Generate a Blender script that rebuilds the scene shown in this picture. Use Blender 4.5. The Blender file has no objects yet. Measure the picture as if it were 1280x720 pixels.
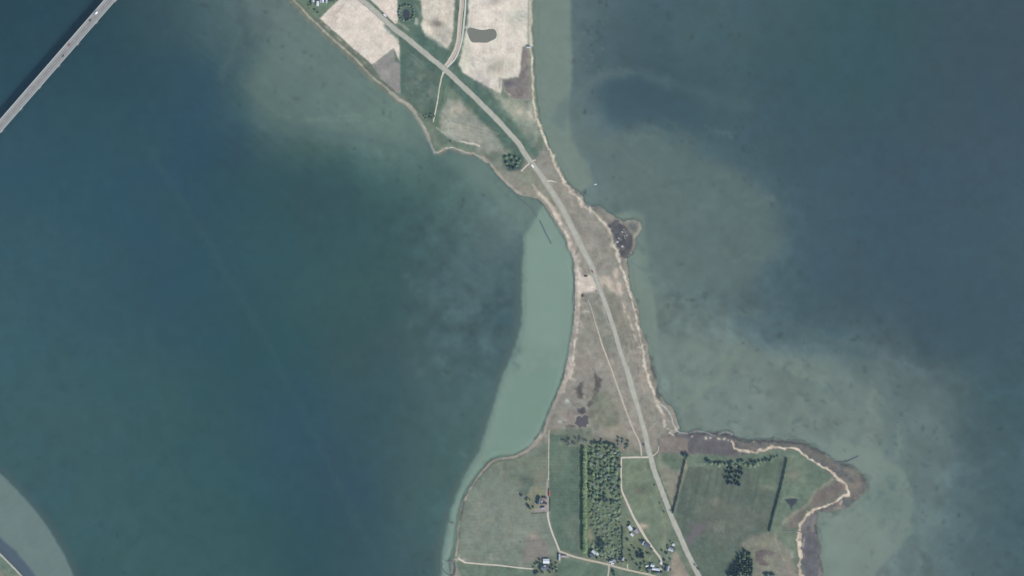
import bpy, math, random
import numpy as np
from mathutils import Vector

# ------------------------------------------------------------------ camera, sky, sun, exposure
S = 1.25                      # metres per photograph pixel
CX, CY = 640.0, 360.0         # photograph centre
HC = 4000.0                   # flying height
SUN_EL = math.radians(43)
SUN_AZ = math.radians(139)    # clockwise from north (+Y)
SUNV = Vector((math.sin(SUN_AZ)*math.cos(SUN_EL), math.cos(SUN_AZ)*math.cos(SUN_EL), math.sin(SUN_EL)))

sc = bpy.context.scene
col = sc.collection
cam = bpy.data.cameras.new('camera'); camo = bpy.data.objects.new('camera', cam); col.objects.link(camo)
camo.location = (0, 0, HC)
cam.sensor_width = 36; cam.lens = 36*HC/(1280*S)
cam.clip_start = 10; cam.clip_end = 60000
sc.camera = camo
world = bpy.data.worlds.new('World'); sc.world = world; world.use_nodes = True
wn = world.node_tree
sky = wn.nodes.new('ShaderNodeTexSky'); sky.sky_type = 'NISHITA'; sky.sun_disc = False
sky.sun_elevation = SUN_EL; sky.sun_rotation = SUN_AZ
wn.nodes['Background'].inputs[1].default_value = 0.15
wn.links.new(sky.outputs[0], wn.nodes['Background'].inputs[0])
sun = bpy.data.lights.new('sun', 'SUN'); suno = bpy.data.objects.new('sun', sun); col.objects.link(suno)
sun.energy = 3.1; sun.angle = math.radians(0.5); sun.color = (1, .96, .9)
suno.location = (0, 0, 900)
suno.rotation_euler = SUNV.to_track_quat('Z', 'Y').to_euler()
sc.view_settings.view_transform = 'Standard'; sc.view_settings.look = 'None'
sc.view_settings.exposure = 0.6; sc.view_settings.gamma = 1.0
sc.view_settings.use_curve_mapping = False
sc.render.engine = 'CYCLES'
sc.cycles.use_denoising = True; sc.cycles.denoiser = 'OPENIMAGEDENOISE'; sc.cycles.denoising_input_passes = 'RGB_ALBEDO_NORMAL'; sc.cycles.denoising_prefilter = 'ACCURATE'
sc.cycles.max_bounces = 5; sc.cycles.volume_bounces = 1; sc.cycles.transparent_max_bounces = 8
KEXP = np.array((1.441, 1.544, 1.766))      # daylight on a level surface, per unit albedo, as it reaches the camera
AIR = np.array((.0140, .0224, .0317), np.float32)   # light scattered by the air below the camera

rnd = random.Random(7)
LAND_Z = 1.2

def wx(px): return (px-CX)*S
def wy(py): return (CY-py)*S
def at(px, py, z=LAND_Z):
    """photograph pixel -> ground point at height z"""
    k = 1-z/HC
    return Vector((wx(px)*k, wy(py)*k, z))

def tile(ox, oy, s): return lambda pts: [(ox+x/s, oy+y/s) for x, y in pts]
A = tile(360, 0, 3.765); B = tile(520, 150, 4); C = tile(620, 300, 5.3333); D = tile(620, 430, 5.3333)
E = tile(540, 540, 4); F = tile(800, 540, 4); G = tile(660, 630, 8); I = tile(760, 630, 8)
J = tile(640, 580, 10.29); K = tile(860, 550, 10); L = tile(880, 640, 9); M = tile(968, 560, 7.2)
N = tile(820, 500, 10); O = tile(560, 0, 10); Q = tile(560, 60, 10); R = tile(540, 120, 10)
U = tile(740, 240, 9); V = tile(540, 650, 8); X8 = tile(690, 530, 9.846)
def one(t, x, y): return t([(x, y)])[0]

# ------------------------------------------------------------------ cover maps (bottom and ground cover)
X0, Y0, X1, Y1 = -160, -120, 1440, 840
WN, HN = X1-X0+1, Y1-Y0+1
PX, PY = np.meshgrid(np.arange(X0, X1+1, dtype=np.float32), np.arange(Y0, Y1+1, dtype=np.float32))

def vnoise(scale, seed, sy=None, rot=0.0):
    sy = sy or scale
    r = np.random.RandomState(seed)
    if rot:
        c, s_ = math.cos(rot), math.sin(rot)
        u = (PX*c+PY*s_)/scale; v = (-PX*s_+PY*c)/sy
    else:
        u = PX/scale; v = PY/sy
    u = u-u.min(); v = v-v.min()
    lat = r.rand(int(v.max())+3, int(u.max())+3).astype(np.float32)
    iu = u.astype(np.int32); iv = v.astype(np.int32)
    fu = u-iu; fv = v-iv
    fu = fu*fu*(3-2*fu); fv = fv*fv*(3-2*fv)
    a = lat[iv, iu]*(1-fu)+lat[iv, iu+1]*fu
    b = lat[iv+1, iu]*(1-fu)+lat[iv+1, iu+1]*fu
    return (a*(1-fv)+b*fv)*2-1

def fbm(scale, seed, octs=4, gain=.55):
    t = 0; amp = 1; tot = 0
    for k in range(octs):
        t = t+amp*vnoise(scale/2**k, seed+k*17); tot += amp; amp *= gain
    return t/tot*1.5

NB = fbm(60, 1, 5); NM = fbm(14, 2, 4); NF = fbm(5, 3, 3); NP = np.random.RandomState(9).randn(HN, WN).astype(np.float32)
WARX = fbm(12, 21, 3); WARY = fbm(12, 31, 3)
WSX = fbm(3.5, 24, 2); WSY = fbm(3.5, 34, 2)
WARX = .75*WARX+.6*WSX; WARY = .75*WARY+.6*WSY
WBX = fbm(70, 41, 4); WBY = fbm(70, 51, 4)

def box(pts, m):
    xs = [p[0] for p in pts]; ys = [p[1] for p in pts]
    a = max(int(min(ys)-m)-Y0, 0); b = min(int(max(ys)+m)+2-Y0, HN)
    c = max(int(min(xs)-m)-X0, 0); d = min(int(max(xs)+m)+2-X0, WN)
    return (slice(a, max(b, a)), slice(c, max(d, c)))

def segdist(x, y, pts, closed, widths=None):
    best = np.full(x.shape, 1e9, np.float32)
    inside = np.zeros(x.shape, bool)
    n = len(pts)
    for i in range(n if closed else n-1):
        ax, ay = pts[i]; bx, by = pts[(i+1) % n]
        dx, dy = bx-ax, by-ay
        L2 = dx*dx+dy*dy or 1e-6
        t = np.clip(((x-ax)*dx+(y-ay)*dy)/L2, 0, 1)
        d = np.hypot(x-ax-t*dx, y-ay-t*dy)
        if widths is not None:
            d = d-(widths[i]*(1-t)+widths[(i+1) % n]*t)
        best = np.minimum(best, d)
        if closed and ay != by:
            c = ((ay > y) != (by > y)) & (x < (bx-ax)*(y-ay)/(by-ay)+ax)
            inside ^= c
    return np.where(inside, -best, best) if closed else best

IMG = np.zeros((HN, WN, 3), np.float32)
CLS = np.zeros((HN, WN), np.int32)
CLSN = ['meadow']
def warped(sl, w, big):
    if big: return PX[sl]+w*WBX[sl], PY[sl]+w*WBY[sl]
    return PX[sl]+w*WARX[sl], PY[sl]+w*WARY[sl]
def blend(sl, al, c):
    IMG[sl] += (np.asarray(c, np.float32)-IMG[sl])*al[..., None]
def classify(sl, al, cls):
    if cls:
        if cls not in CLSN: CLSN.append(cls)
        CLS[sl][al > .5] = CLSN.index(cls)
def fill(pts, c, soft=1.2, a=1.0, warp=.8, big=False, cls=None, var=0.0, nz=None):
    sl = box(pts, soft*2+abs(warp)*1.6+2)
    x, y = warped(sl, warp, big)
    d = segdist(x, y, pts, True)
    t = np.clip(.5-d/(2*soft), 0, 1); al = t*t*(3-2*t)
    classify(sl, al, cls)
    if nz is not None: al = al*np.clip(.5+nz[sl]*1.6, 0, 1)
    cc = np.asarray(c, np.float32)
    if var: cc = cc*(1+var*(NM[sl]*.6+NF[sl]*.4))[..., None]
    blend(sl, al*a, cc)
def stroke(pts, c, w, soft=.8, a=1.0, warp=.5, cls=None, nz=None, big=False, var=0.0):
    ws = w if isinstance(w, (list, tuple)) else [w]*len(pts)
    sl = box(pts, max(ws)+soft*2+abs(warp)*1.6+2)
    x, y = warped(sl, warp, big)
    d = segdist(x, y, pts, False, [q/2 for q in ws])
    t = np.clip(.5-d/(2*soft), 0, 1); al = t*t*(3-2*t)
    classify(sl, al, cls)
    if nz is not None: al = al*np.clip(.55+nz[sl]*1.8, 0, 1)
    cc = np.asarray(c, np.float32)
    if var: cc = cc*(1+var*(NM[sl]*.4+NF[sl]*.6))[..., None]
    blend(sl, al*a, cc)
def blob(cx, cy, rx, ry, c, a=1.0, rot=0, warp=1.5, p=1.0):
    m = max(rx, ry)*2.4
    sl = box([(cx, cy)], m)
    x, y = warped(sl, warp, False)
    co, si = math.cos(rot), math.sin(rot)
    u = ((x-cx)*co+(y-cy)*si)/rx; v = (-(x-cx)*si+(y-cy)*co)/ry
    blend(sl, a*np.exp(-(u*u+v*v)**p), c)

# ---- the sea: bottom seen through the water
SEA = [(20,30,42,72,85),(90,110,50,80,95),(20,200,56,87,103),(150,50,46,76,88),(200,25,66,90,98),(220,60,56,84,96),(250,100,52,82,100),(262,35,84,107,106),
(300,45,64,90,98),(330,20,106,122,118),(290,8,86,106,108),(360,60,105,125,120),(330,110,82,106,104),(400,100,108,130,120),(450,120,112,135,125),(480,150,115,140,128),
(350,150,96,120,115),(420,150,100,125,120),(300,160,55,85,98),(300,185,50,79,94),(330,178,62,90,98),(400,192,64,94,95),(500,180,105,132,122),(250,200,50,80,98),(350,220,56,84,90),
(400,250,56,84,90),(300,250,50,84,94),(200,220,52,83,98),(100,230,52,88,100),(500,230,60,92,92),(560,230,82,112,108),(600,235,104,130,120),(625,275,108,130,122),
(540,290,64,90,96),(580,270,74,102,102),(620,330,82,106,108),(200,330,50,82,100),(50,330,60,92,104),(300,330,54,88,96),(400,330,56,90,94),(500,350,60,92,94),(560,360,72,96,102),
(600,400,70,96,102),(645,400,60,86,97),(645,350,64,90,100),(20,400,60,94,104),(100,380,58,90,102),(280,390,52,84,98),(330,440,50,86,90),(350,500,52,84,99),
(375,560,53,83,99),(400,600,54,83,99),(400,665,50,82,90),(300,600,54,90,96),(200,500,58,92,98),(100,550,62,94,100),(50,500,64,98,104),(150,680,62,96,100),(500,600,64,90,98),
(470,520,60,88,94),(500,450,62,86,94),(550,420,76,102,104),(560,500,70,98,100),(560,560,72,102,100),(540,640,74,106,103),(520,690,68,96,100),(600,470,76,104,105),
(450,400,58,88,92),(450,600,56,84,96),(470,680,60,86,98),(250,680,58,92,96),(60,620,64,96,102),
(690,60,112,132,122),(690,180,118,138,126),(730,30,79,100,107),(745,90,78,99,106),(760,60,74,96,104),(790,120,62,88,102),(850,140,64,92,102),(740,165,92,112,114),(800,185,98,120,116),
(760,205,98,116,116),(800,240,98,118,116),(850,220,96,118,116),(900,260,96,116,116),(935,290,92,114,114),(960,220,72,98,108),(880,170,74,99,107),(900,330,92,112,112),(870,360,90,110,111),(1000,330,72,100,112),
(1000,150,62,90,104),(950,140,64,93,104),(1100,50,56,90,98),(1000,60,64,94,102),(900,40,72,100,108),(850,30,72,98,106),(1050,100,60,92,100),(1200,60,64,88,100),(1250,60,66,86,100),
(1200,200,64,90,106),(1100,250,62,88,104),(1250,330,66,94,106),(1120,330,64,90,106),(1200,400,62,88,102),(1260,500,68,98,106),(1260,680,68,96,104),(1000,240,66,94,107),
(815,360,118,138,126),(840,385,98,118,113),(880,420,106,126,119),(930,360,86,108,111),(960,385,78,102,108),(1000,405,70,96,106),(1060,405,62,88,102),(900,470,110,126,120),(950,450,104,121,117),
(1000,480,110,126,120),(1050,490,106,122,118),(1050,440,82,106,109),(1100,460,88,107,109),(1120,490,96,113,114),(1150,490,92,110,111),(1190,505,82,105,107),(1100,535,110,126,121),
(1150,560,98,116,115),(1225,540,72,97,103),(1115,640,118,135,128),(1080,680,118,136,128),(1050,650,124,141,133),(1100,600,123,139,132),(1165,650,88,110,110),(1190,700,84,106,110),
(1120,705,98,115,114),(1155,610,96,115,114),(1220,620,72,99,107),(840,460,114,131,124),(870,520,122,139,130),(950,520,118,135,128)]
sp = np.array(SEA, np.float32)
gx = np.arange(X0, X1+1, 4); gy = np.arange(Y0, Y1+1, 4)
GX, GY = np.meshgrid(gx.astype(np.float32), gy.astype(np.float32))
dm = np.hypot(sp[:, None, 0]-sp[None, :, 0], sp[:, None, 1]-sp[None, :, 1]); dm.sort(1)
sg = np.clip(dm[:, 2]*.62, 13, 70)
num = np.zeros(GX.shape+(3,), np.float32); den = np.zeros(GX.shape, np.float32)
for (x, y, r_, g_, b_), s_ in zip(sp, sg):
    d2 = (GX-x)**2+(GY-y)**2
    wgt = np.exp(-d2/(2*s_*s_))/s_+1e-4*np.exp(-d2/(2*220.**2))+1e-9/(1+d2*1e-4)
    num += wgt[..., None]*np.array((r_, g_, b_)); den += wgt
base = num/den[..., None]
def upsample(a, step, sx, sy):
    u = np.clip((sx-X0)/step, 0, a.shape[1]-1.001); v = np.clip((sy-Y0)/step, 0, a.shape[0]-1.001)
    iu = u.astype(np.int32); iv = v.astype(np.int32); fu = u-iu; fv = v-iv
    if a.ndim == 3: fu = fu[..., None]; fv = fv[..., None]
    return (a[iv, iu]*(1-fu)+a[iv, iu+1]*fu)*(1-fv)+(a[iv+1, iu]*(1-fu)+a[iv+1, iu+1]*fu)*fv
IMG[:] = upsample(base, 4, PX+(9+8*np.clip((PX-800)/80, 0, 1))*WBX+3*WARX, PY+(9+8*np.clip((PX-800)/80, 0, 1))*WBY+3*WARY)
mid = IMG.mean(2, keepdims=True)
IMG[:] = mid+(IMG-mid)*(.90+.09*np.clip((600-PX)/150, 0, 1))[..., None]
IMG[..., 2] += 3*np.clip((IMG[..., 1]-95)/25, 0, 1)
IMG *= (1-.05*np.clip((PX-680)/120, 0, 1)*np.clip((112-IMG[..., 1])/15, 0, 1))[..., None]
IMG *= (1-.035*np.clip((600-PX)/120, 0, 1))[..., None]
# mottling of weed where the water is shallow enough to see it
shal = np.clip((IMG[..., 1]-84)/45, 0, 1)
IMG *= (1+(.020+.060*shal)[..., None]*(NM*.7+NB*.5+NF*.25)[..., None])
IMG *= (1-(.24*np.clip(shal*1.3, 0, 1)*np.clip(fbm(9, 77, 3)*2.0-1.1, 0, 1)*np.clip(.6+NB*1.4, 0, 1))[..., None])
IMG += (vnoise(34, 61)[..., None]*np.array((-.6, .2, 1.2)))*1.3
stk = vnoise(90, 62, 4, math.radians(38))
IMG *= (1+.022*stk*np.clip((600-PX)/200, 0, 1)*np.clip((PX-230)/90, 0, 1)*np.clip((260-PY)/90, 0, 1))[..., None]
rg = 1-np.abs(upsample(fbm(46, 131, 5)[::4, ::4], 4, PX+26*WBX, PY+26*WBY))*2.2
rg = np.clip(rg, -.5, 1)
se = np.clip((PX-800)/60, 0, 1)*np.clip((PY-380)/60, 0, 1)
IMG *= (1+(.04+.045*se)*rg*np.clip(shal*1.6+.12, 0, 1))[..., None]
wq = np.clip(1-np.hypot((PX-590)/95, (PY-400)/85), 0, 1)+.5*np.clip(1-np.hypot((PX-540)/80, (PY-300)/70), 0, 1)
IMG *= (1+.14*wq*(NM*.8+fbm(22, 141, 4)))[..., None]
eq = np.clip(1-np.hypot((PX-880)/150, (PY-350)/190), 0, 1)+.8*np.clip(1-np.hypot((PX-1060)/190, (PY-560)/190), 0, 1)
IMG *= (1+.07*eq*(NM*.6+fbm(26, 151, 4)))[..., None]
# shelves with a clear edge
WSH = [(655,296),(652,350),(652,400),(645,430),(628,470),(615,515),(600,560),(583,590),(570,620),(560,650),(553,690),(548,760),(700,760),(740,500),(730,320),(700,270),(690,240),(675,262),(662,285)]
fill([(365,5),(335,50),(305,100),(318,148),(360,163),(420,172),(480,184),(546,193),(530,150),(480,110),(420,60)], (101,121,117), 12, .5, 9, big=True)
fill([(545,190),(600,195),(650,235),(700,290),(665,305),(640,272),(590,228)], (105,127,121), 9, .6, 4, big=True)
stroke([(300,110),(330,146),(380,160),(450,172),(520,192)], (58,84,92), [10,9,7,8,9], 10, .22, 5, big=True)
fill(WSH, (126,149,141), 2.8, .94, .9, var=.03)
fill([(660,300),(658,420),(700,440),(716,330),(690,285)], (130,156,146), 8, .5, 2)
fill([(640,470),(612,560),(580,610),(575,650),(590,640),(650,560),(690,510),(700,460)], (116,145,134), 6, .5, 2)
ESH = [(660,-140),(712,-140),(714,40),(715,100),(711,135),(713,165),(724,190),(738,208),(742,228),(728,240),(700,230),(660,140)]
fill(ESH, (119,136,129), 3.2, .9, 1.0, var=.03)
fill([(760,270),(790,262),(806,268),(808,300),(813,350),(822,400),(826,450),(820,500),(800,500),(780,400),(770,330)], (120,137,130), 3.4, .85, 1.0, var=.03)
fill([(-200,500),(0,592),(22,614),(40,634),(60,660),(78,690),(96,730),(140,860),(-200,860)], (110,129,129), 2.0, .96, .6, var=.03)
fill([(-200,560),(0,672),(20,690),(46,722),(100,800),(90,860),(-200,860)], (80,96,112), 2.5, .9, .8)
stroke([(700,150),(712,128),(735,106),(760,93),(785,89)], (99,118,120), [20,17,14,11,8], 8, .6, 4)
stroke([(775,90),(800,91),(835,103)], (92,112,116), [7,9,11], 8, .5, 4); stroke([(825,99),(860,112),(890,122),(930,135)], (80,103,109), [6,9,12,18], 10, .45, 4)
stroke([(716,34),(722,60),(724,100)], (96,117,118), 8, 6, .35, 3)
fill([(752,108),(775,96),(800,97),(830,110),(860,128),(880,150),(820,160),(770,158),(748,135)], (63,88,100), 16, .6, 6, big=True)
fill([(718,150),(760,168),(850,182),(920,210),(965,262),(975,310),(940,350),(870,370),(815,350),(800,270),(740,225),(725,190)], (95,113,112), 14, .6, 8, big=True)
fill([(822,440),(860,425),(920,428),(990,445),(1040,455),(1085,470),(1110,500),(1120,540),(1100,570),(1040,560),(960,545),(850,540)], (112,128,122), 9, .55, 6, big=True)
fill([(985,405),(1040,428),(1090,440),(1150,465),(1195,495),(1205,520),(1185,560),(1165,600),(1150,650),(1140,720),(1130,760),(1100,600),(1100,500),(1050,450)], (93,111,112), 9, .5, 6, big=True)
fill([(1040,545),(1090,560),(1130,590),(1142,630),(1140,665),(1120,690),(1080,730),(1020,740),(1020,650)], (123,139,132), 5, .7, 3)
stroke([(1000,410),(1045,432),(1090,446)], (70,94,102), [4,10,8], 7, .5, 4)
stroke([(830,425),(900,445),(980,452),(1030,470)], (122,138,130), [4,10,12,6], 9, .35, 6)
for i in range(46):
    cx, cy = rnd.uniform(840, 1150), rnd.uniform(435, 700)
    if cx < 1020 and cy > 545: continue
    an = math.atan2(cy-560, cx-900)+1.57+rnd.uniform(-.5, .5); ll = rnd.uniform(10, 34)
    stroke([(cx-math.cos(an)*ll, cy-math.sin(an)*ll), (cx+rnd.uniform(-4, 4), cy+rnd.uniform(-4, 4)), (cx+math.cos(an)*ll, cy+math.sin(an)*ll)], rnd.choice([(130,146,138), (130,146,138), (92,111,111)]), [1, rnd.uniform(3, 8), 1], 4, rnd.uniform(.18, .45), 5)
for i in range(30):
    cx, cy = rnd.uniform(740, 960), rnd.uniform(160, 400)
    ll = rnd.uniform(8, 26); an = rnd.uniform(-.4, 1.2)
    stroke([(cx-math.cos(an)*ll, cy-math.sin(an)*ll), (cx+math.cos(an)*ll, cy+math.sin(an)*ll)], rnd.choice([(110,126,121), (80,101,105)]), [2, rnd.uniform(3, 7)], 4, rnd.uniform(.16, .4), 5)
stroke([(730,182),(770,178),(810,186),(840,186)], (104,122,116), [4,7,9,4], 7, .4, 4, nz=NM)
stroke([(330,140),(380,150),(420,150),(470,152)], (122,142,134), [2,3,3,2], 1.5, .28, 2, nz=NM)
stroke([(345,148),(400,147),(440,144),(490,150)], (124,144,136), [2,2,3,2], 1.2, .25, 2, nz=NM)
stroke([(190,190),(330,420),(400,560),(490,740)], (66,94,99), 7, 7, .22, 5)
stroke([(300,40),(282,80),(275,100)], (96,116,112), [10,8,4], 7, .3, 4)
stroke([(312,45),(340,18)], (92,112,112), [5,9], 5, .4, 3)
stroke([(862,375),(863,412)], (118,136,128), 4, 4, .4, 2)
stroke([(850,505),(900,470),(930,430)], (126,147,132), 6, 7, .3, 4)
stroke([(990,400),(1040,430),(1085,452)], (90,112,113), [8,14,10], 8, .4, 6)
for i in range(230):          # dark weed tufts on the sand flats and the west bank
    if i < 140: cx, cy = rnd.uniform(830, 1150), rnd.uniform(450, 700)
    else: cx, cy = rnd.gauss(620, 34), rnd.uniform(340, 460)
    if i >= 140 and cx > 650: continue
    r = rnd.uniform(1.2, 3.4) if i < 140 else rnd.uniform(2, 6)
    blob(cx, cy, r*rnd.uniform(1, 2.4), r*.8, (78,100,102), rnd.uniform(.15, .42), rnd.uniform(0, 3), 2.5)
for i in range(60):
    cx, cy = rnd.uniform(505, 645), rnd.uniform(330, 470)
    blob(cx, cy, rnd.uniform(3, 9), rnd.uniform(2, 5), rnd.choice([(96,118,116), (60,86,95)]), rnd.uniform(.12, .3), rnd.uniform(0, 3))
for i in range(60):
    cx, cy = rnd.uniform(1095, 1150), rnd.uniform(590, 680)
    blob(cx, cy, rnd.uniform(1.5, 6), rnd.uniform(1.2, 3.5), (92,116,112), rnd.uniform(.15, .4), rnd.uniform(0, 3))
for i in range(46):           # pale flecks off the north shelf
    cx, cy = rnd.uniform(716, 760), rnd.uniform(20, 90)
    blob(cx, cy, 1.4, .8, (112,130,132), rnd.uniform(.2, .5))
blob(1102, 628, 24, 17, (92,116,114), .35)
stroke([(842,474),(838,500),(845,520)], (96,118,112), 2, 3, .3, 2)

# ---- coast line
COW = A([(-60,-460),(20,5),(60,45),(95,85),(135,120),(175,160),(215,200),(250,225),(300,270),(350,325),(395,370),(440,405),(480,435),(520,470),(560,490),(590,525),(615,565),(640,610),(660,655)]) \
    + B([(92,166),(120,160),(150,142),(180,138),(215,150),(245,162),(285,170),(320,185),(355,212),(385,245),(405,270),(438,305),(460,330),(490,350),(520,374),(560,382),(610,392),(640,422),(665,457),(690,502),(720,552),(745,592),(765,642)]) \
    + C([(470,0),(490,50),(515,110),(522,180),(525,240),(525,330),(525,430),(520,520),(510,620)]) \
    + D([(500,0),(480,90),(465,170),(440,260),(410,340),(380,410),(345,480),(320,550),(298,605),(265,638)]) \
    + E([(550,22),(520,52),(490,82),(450,106),(410,124),(380,128),(330,130),(300,140),(265,176),(232,218),(200,262),(174,298),(158,338),(144,385),(134,420),(126,470),(120,520),(114,570),(104,620),(92,640),(94,665),(96,690),(100,740),(98,1240)])
COE = A([(1157,-460),(1157,0),(1155,100),(1152,200),(1155,300),(1161,400),(1170,480),(1184,560),(1204,640)]) \
    + B([(640,60),(660,120),(682,170),(708,220),(733,270),(758,320),(790,350),(815,362),(832,385),(838,410),(852,424),(880,438),(912,433),(950,453),(1000,483),(1038,510),(1060,502),(1090,498),(1120,513),(1130,540),(1112,567),(1098,590),(1093,630),(1083,660)]) \
    + C([(925,30),(905,90),(872,110),(868,150),(878,200),(884,270),(894,330),(920,380),(940,430),(952,500),(955,560),(975,630)]) \
    + D([(1010,0),(1022,80),(1040,180),(1060,220),(1066,270),(1072,330),(1105,350),(1118,385),(1160,412),(1190,460),(1215,520),(1222,566)]) \
    + F([(160,14),(200,8),(230,2),(290,-2),(330,4),(380,14),(420,2),(455,8),(480,30),(530,40),(600,45),(660,40),(720,42),(780,48),(830,60),(880,85),(920,105),(945,135),(975,150),(1020,160),(1060,170),(1095,190),(1110,220),(1135,240),(1148,275),(1130,305),(1090,335),(1050,365),(1020,385),(960,395),(910,390),(890,400),(885,440),(880,490),(885,540),(895,570),(890,620),(900,660),(915,690),(905,720),(940,860),(900,1240)])
COAST = COW+COE[::-1]
slc = box(COAST, 14)
rag = .7+.5*np.clip((PX[slc]-695)/20, 0, 1)+1.3*np.clip((PX[slc]-835)/20, 0, 1)*np.clip((PY[slc]-530)/10, 0, 1)
xx, yy = PX[slc]+rag*WARX[slc]+.35*NF[slc], PY[slc]+rag*WARY[slc]
SD = np.full((HN, WN), -99, np.float32)
SD[slc] = -segdist(xx, yy, COAST, True)
COAST2 = [(-200,600),(0,691),(30,722),(60,762),(90,860),(-200,860)]
sl2 = box(COAST2, 14)
SD[sl2] = np.maximum(SD[sl2], -segdist(PX[sl2], PY[sl2], COAST2, True))
LANDM = SD > -.3
# weed drift and dark wet rim just off the shore
rim = np.clip(1-np.abs(SD+.9)/1.7, 0, 1)
IMG -= (IMG-np.array((76,92,92), np.float32))*(rim*np.clip(.42+.5*NM, 0, .85))[..., None]
drift = np.clip(1-np.abs(SD+4)/4.5, 0, 1)*np.clip(NM*1.5-.1, 0, 1)*np.clip((PX-800)/20, 0, 1)
IMG -= (IMG-np.array((86,102,101), np.float32))*(drift*.6)[..., None]
SEAIMG = IMG.copy()

# ---- the land
south = np.clip((PY-545)/30, 0, 1)[..., None]; north = np.clip((235-PY)/50, 0, 1)[..., None]
landc = np.array((140,138,130), np.float32)*(1-south)*(1-north)+np.array((112,126,112), np.float32)*south+np.array((110,126,113), np.float32)*north
am = np.clip(SD+.8, 0, 1)[..., None]
IMG += (landc*(1+.05*NM[..., None]+.04*NF[..., None])-IMG)*am
GRN = (88,112,104); DGR = (78,104,98); PALE = (222,212,202)
# north
fill(A([(40,-420),(240,-420),(235,0),(150,85),(90,70),(30,0)]), (106,128,110), 1.5, .9, cls='meadow', var=.06)
fill(A([(150,88),(190,45),(240,0),(240,-420),(340,-420),(345,0),(450,95),(520,160),(528,290),(498,228),(395,303),(270,195)]), (218,208,197), 1.0, 1, .5, cls='field_a', var=.02)
for x, y, r, a in [(230,50,14,.5),(250,30,12,.5),(205,60,12,.4),(225,82,14,.4),(180,75,12,.4),(190,105,14,.3),(380,95,12,.45),(400,110,8,.3),(435,212,10,.5),(482,210,11,.5),(310,75,5,.3),(472,205,6,.3)]:
    px, py = one(A, x, y); blob(px, py, r/3.2, r/4.6, (176,164,156), a, -.6)
stroke(A([(160,105),(260,210),(395,310)]), (178,166,154), 4, 1.6, .6, .8, nz=NF)
fill(A([(395,305),(498,228),(505,292),(528,296),(530,440),(505,432),(440,375)]), (146,145,142), .9, 1, .4, cls='field_b', var=.03)
fill(A([(380,-10),(380,-420),(517,-420),(517,105),(505,112),(470,80)]), (220,210,199), .9, 1, .4, cls='field_c', var=.02)
fill(A([(517,-420),(600,-420),(612,0),(630,60),(625,130),(650,180),(750,245),(735,300),(620,210),(517,120)]), (92,117,106), 1.2, 1, .8, var=.07, cls='meadow')
fill(A([(612,-420),(790,-420),(785,0),(778,130),(765,200),(745,237),(690,207),(642,170),(626,120),(635,90),(628,40)]), (212,204,190), 1.8, 1, 1.0, cls='field_d', var=.03)
fill(A([(655,95),(700,85),(740,110),(775,150),(750,215),(720,205),(690,150)]), (178,174,164), 4, .75, 1.2)
blob(*one(A,697,110), 7, 5, (142,138,132), .85); blob(*one(A,700,112), 4, 3, (128,122,118), .8)
stroke(A([(600,20),(622,60),(618,110)]), (128,140,128), 3, 1.5, .6); stroke(A([(606,90),(604,110)]), (178,186,176), 4, 1.2, .8)
stroke(A([(510,100),(540,120),(565,140)]), (176,170,152), 3, 1.5, .6)
# pasture south of the road
fill(A([(530,190),(600,235),(680,295),(725,335),(708,420),(690,560),(640,540),(560,465),(533,440)]), (97,117,108), 1.6, 1, .8, var=.08, cls='pasture')
fill(A([(540,200),(600,240),(560,300),(545,430),(533,430),(530,200)]), (86,110,102), 3, .8, 1.2)
fill(A([(590,370),(640,355),(680,400),(670,490),(620,480),(575,440)]), (122,134,124), 5, .8, 2, nz=NM)
stroke(A([(565,240),(640,305)]), (130,146,132), 1.0, .8, .5); stroke(A([(560,260),(610,300)]), (120,138,126), .8, .8, .4)
fill(A([(630,510),(700,500),(690,575),(650,570)]), (84,104,96), 3, .7, 1.5)
stroke(A([(570,470),(600,505),(640,540)]), (86,104,92), 3, 1.5, .6)
fill(A([(705,345),(735,345),(760,420),(745,470),(725,560),(725,620),(690,590),(700,470)]), (98,122,106), 2, .9, 1, var=.06)
stroke(A([(745,410),(735,480)]), (132,150,142), 1.4, .9, .6)
# grass belt along the main road
stroke(A([(460,120),(560,200),(740,345),(860,460),(980,580),(1080,690)])+B([(520,175)]), (84,110,101), [5,12,14,18,20,18,12], 3, .85, 1.2, var=.06)
stroke(A([(600,150),(690,225),(790,310),(900,420),(1010,530),(1110,640)])+B([(560,110),(600,180)]), (86,112,103), [8,16,14,16,18,18,14,6], 3.5, .85, 1.2, var=.06)
# sandy field east
fill(A([(850,-420),(1142,-420),(1142,195),(1105,222),(1088,365),(1010,372),(1000,445),(930,402),(880,378),(830,345),(806,310),(822,240),(832,180),(845,110)]), (219,210,199), 2.0, 1, 1.2, cls='field_e', var=.025)
fill(A([(832,180),(845,150),(860,280),(830,340),(808,305)]), (204,206,186), 3, .6, 1)
fill(A([(920,330),(1085,250),(1085,370),(1005,375),(985,430),(925,385)]), (196,190,176), 6, .6, 2, nz=NM)
for x, y, rx, ry, c, a in [(870,310,4,9,(160,166,158),.6),(975,5,9,5,(168,164,158),.75),(965,320,8,6,(158,158,146),.6),(1000,300,12,8,(170,168,156),.5),(900,360,6,9,(178,172,170),.5),(1080,80,12,10,(190,192,178),.7),(1060,110,8,6,(186,188,176),.5),(1085,130,10,7,(200,202,190),.5),(1130,175,4,6,(190,192,178),.5),(868,330,1.8,1.8,(238,232,224),.9),(860,315,2,2,(226,214,198),.8),(935,390,6,7,(172,164,162),.5)]:
    px, py = one(A, x, y); blob(px, py, rx, ry, c, a)
ring = [(one(A,1100,75)[0]+math.cos(q*.524)*7, one(A,1100,75)[1]+math.sin(q*.524)*6) for q in range(13)]
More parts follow.
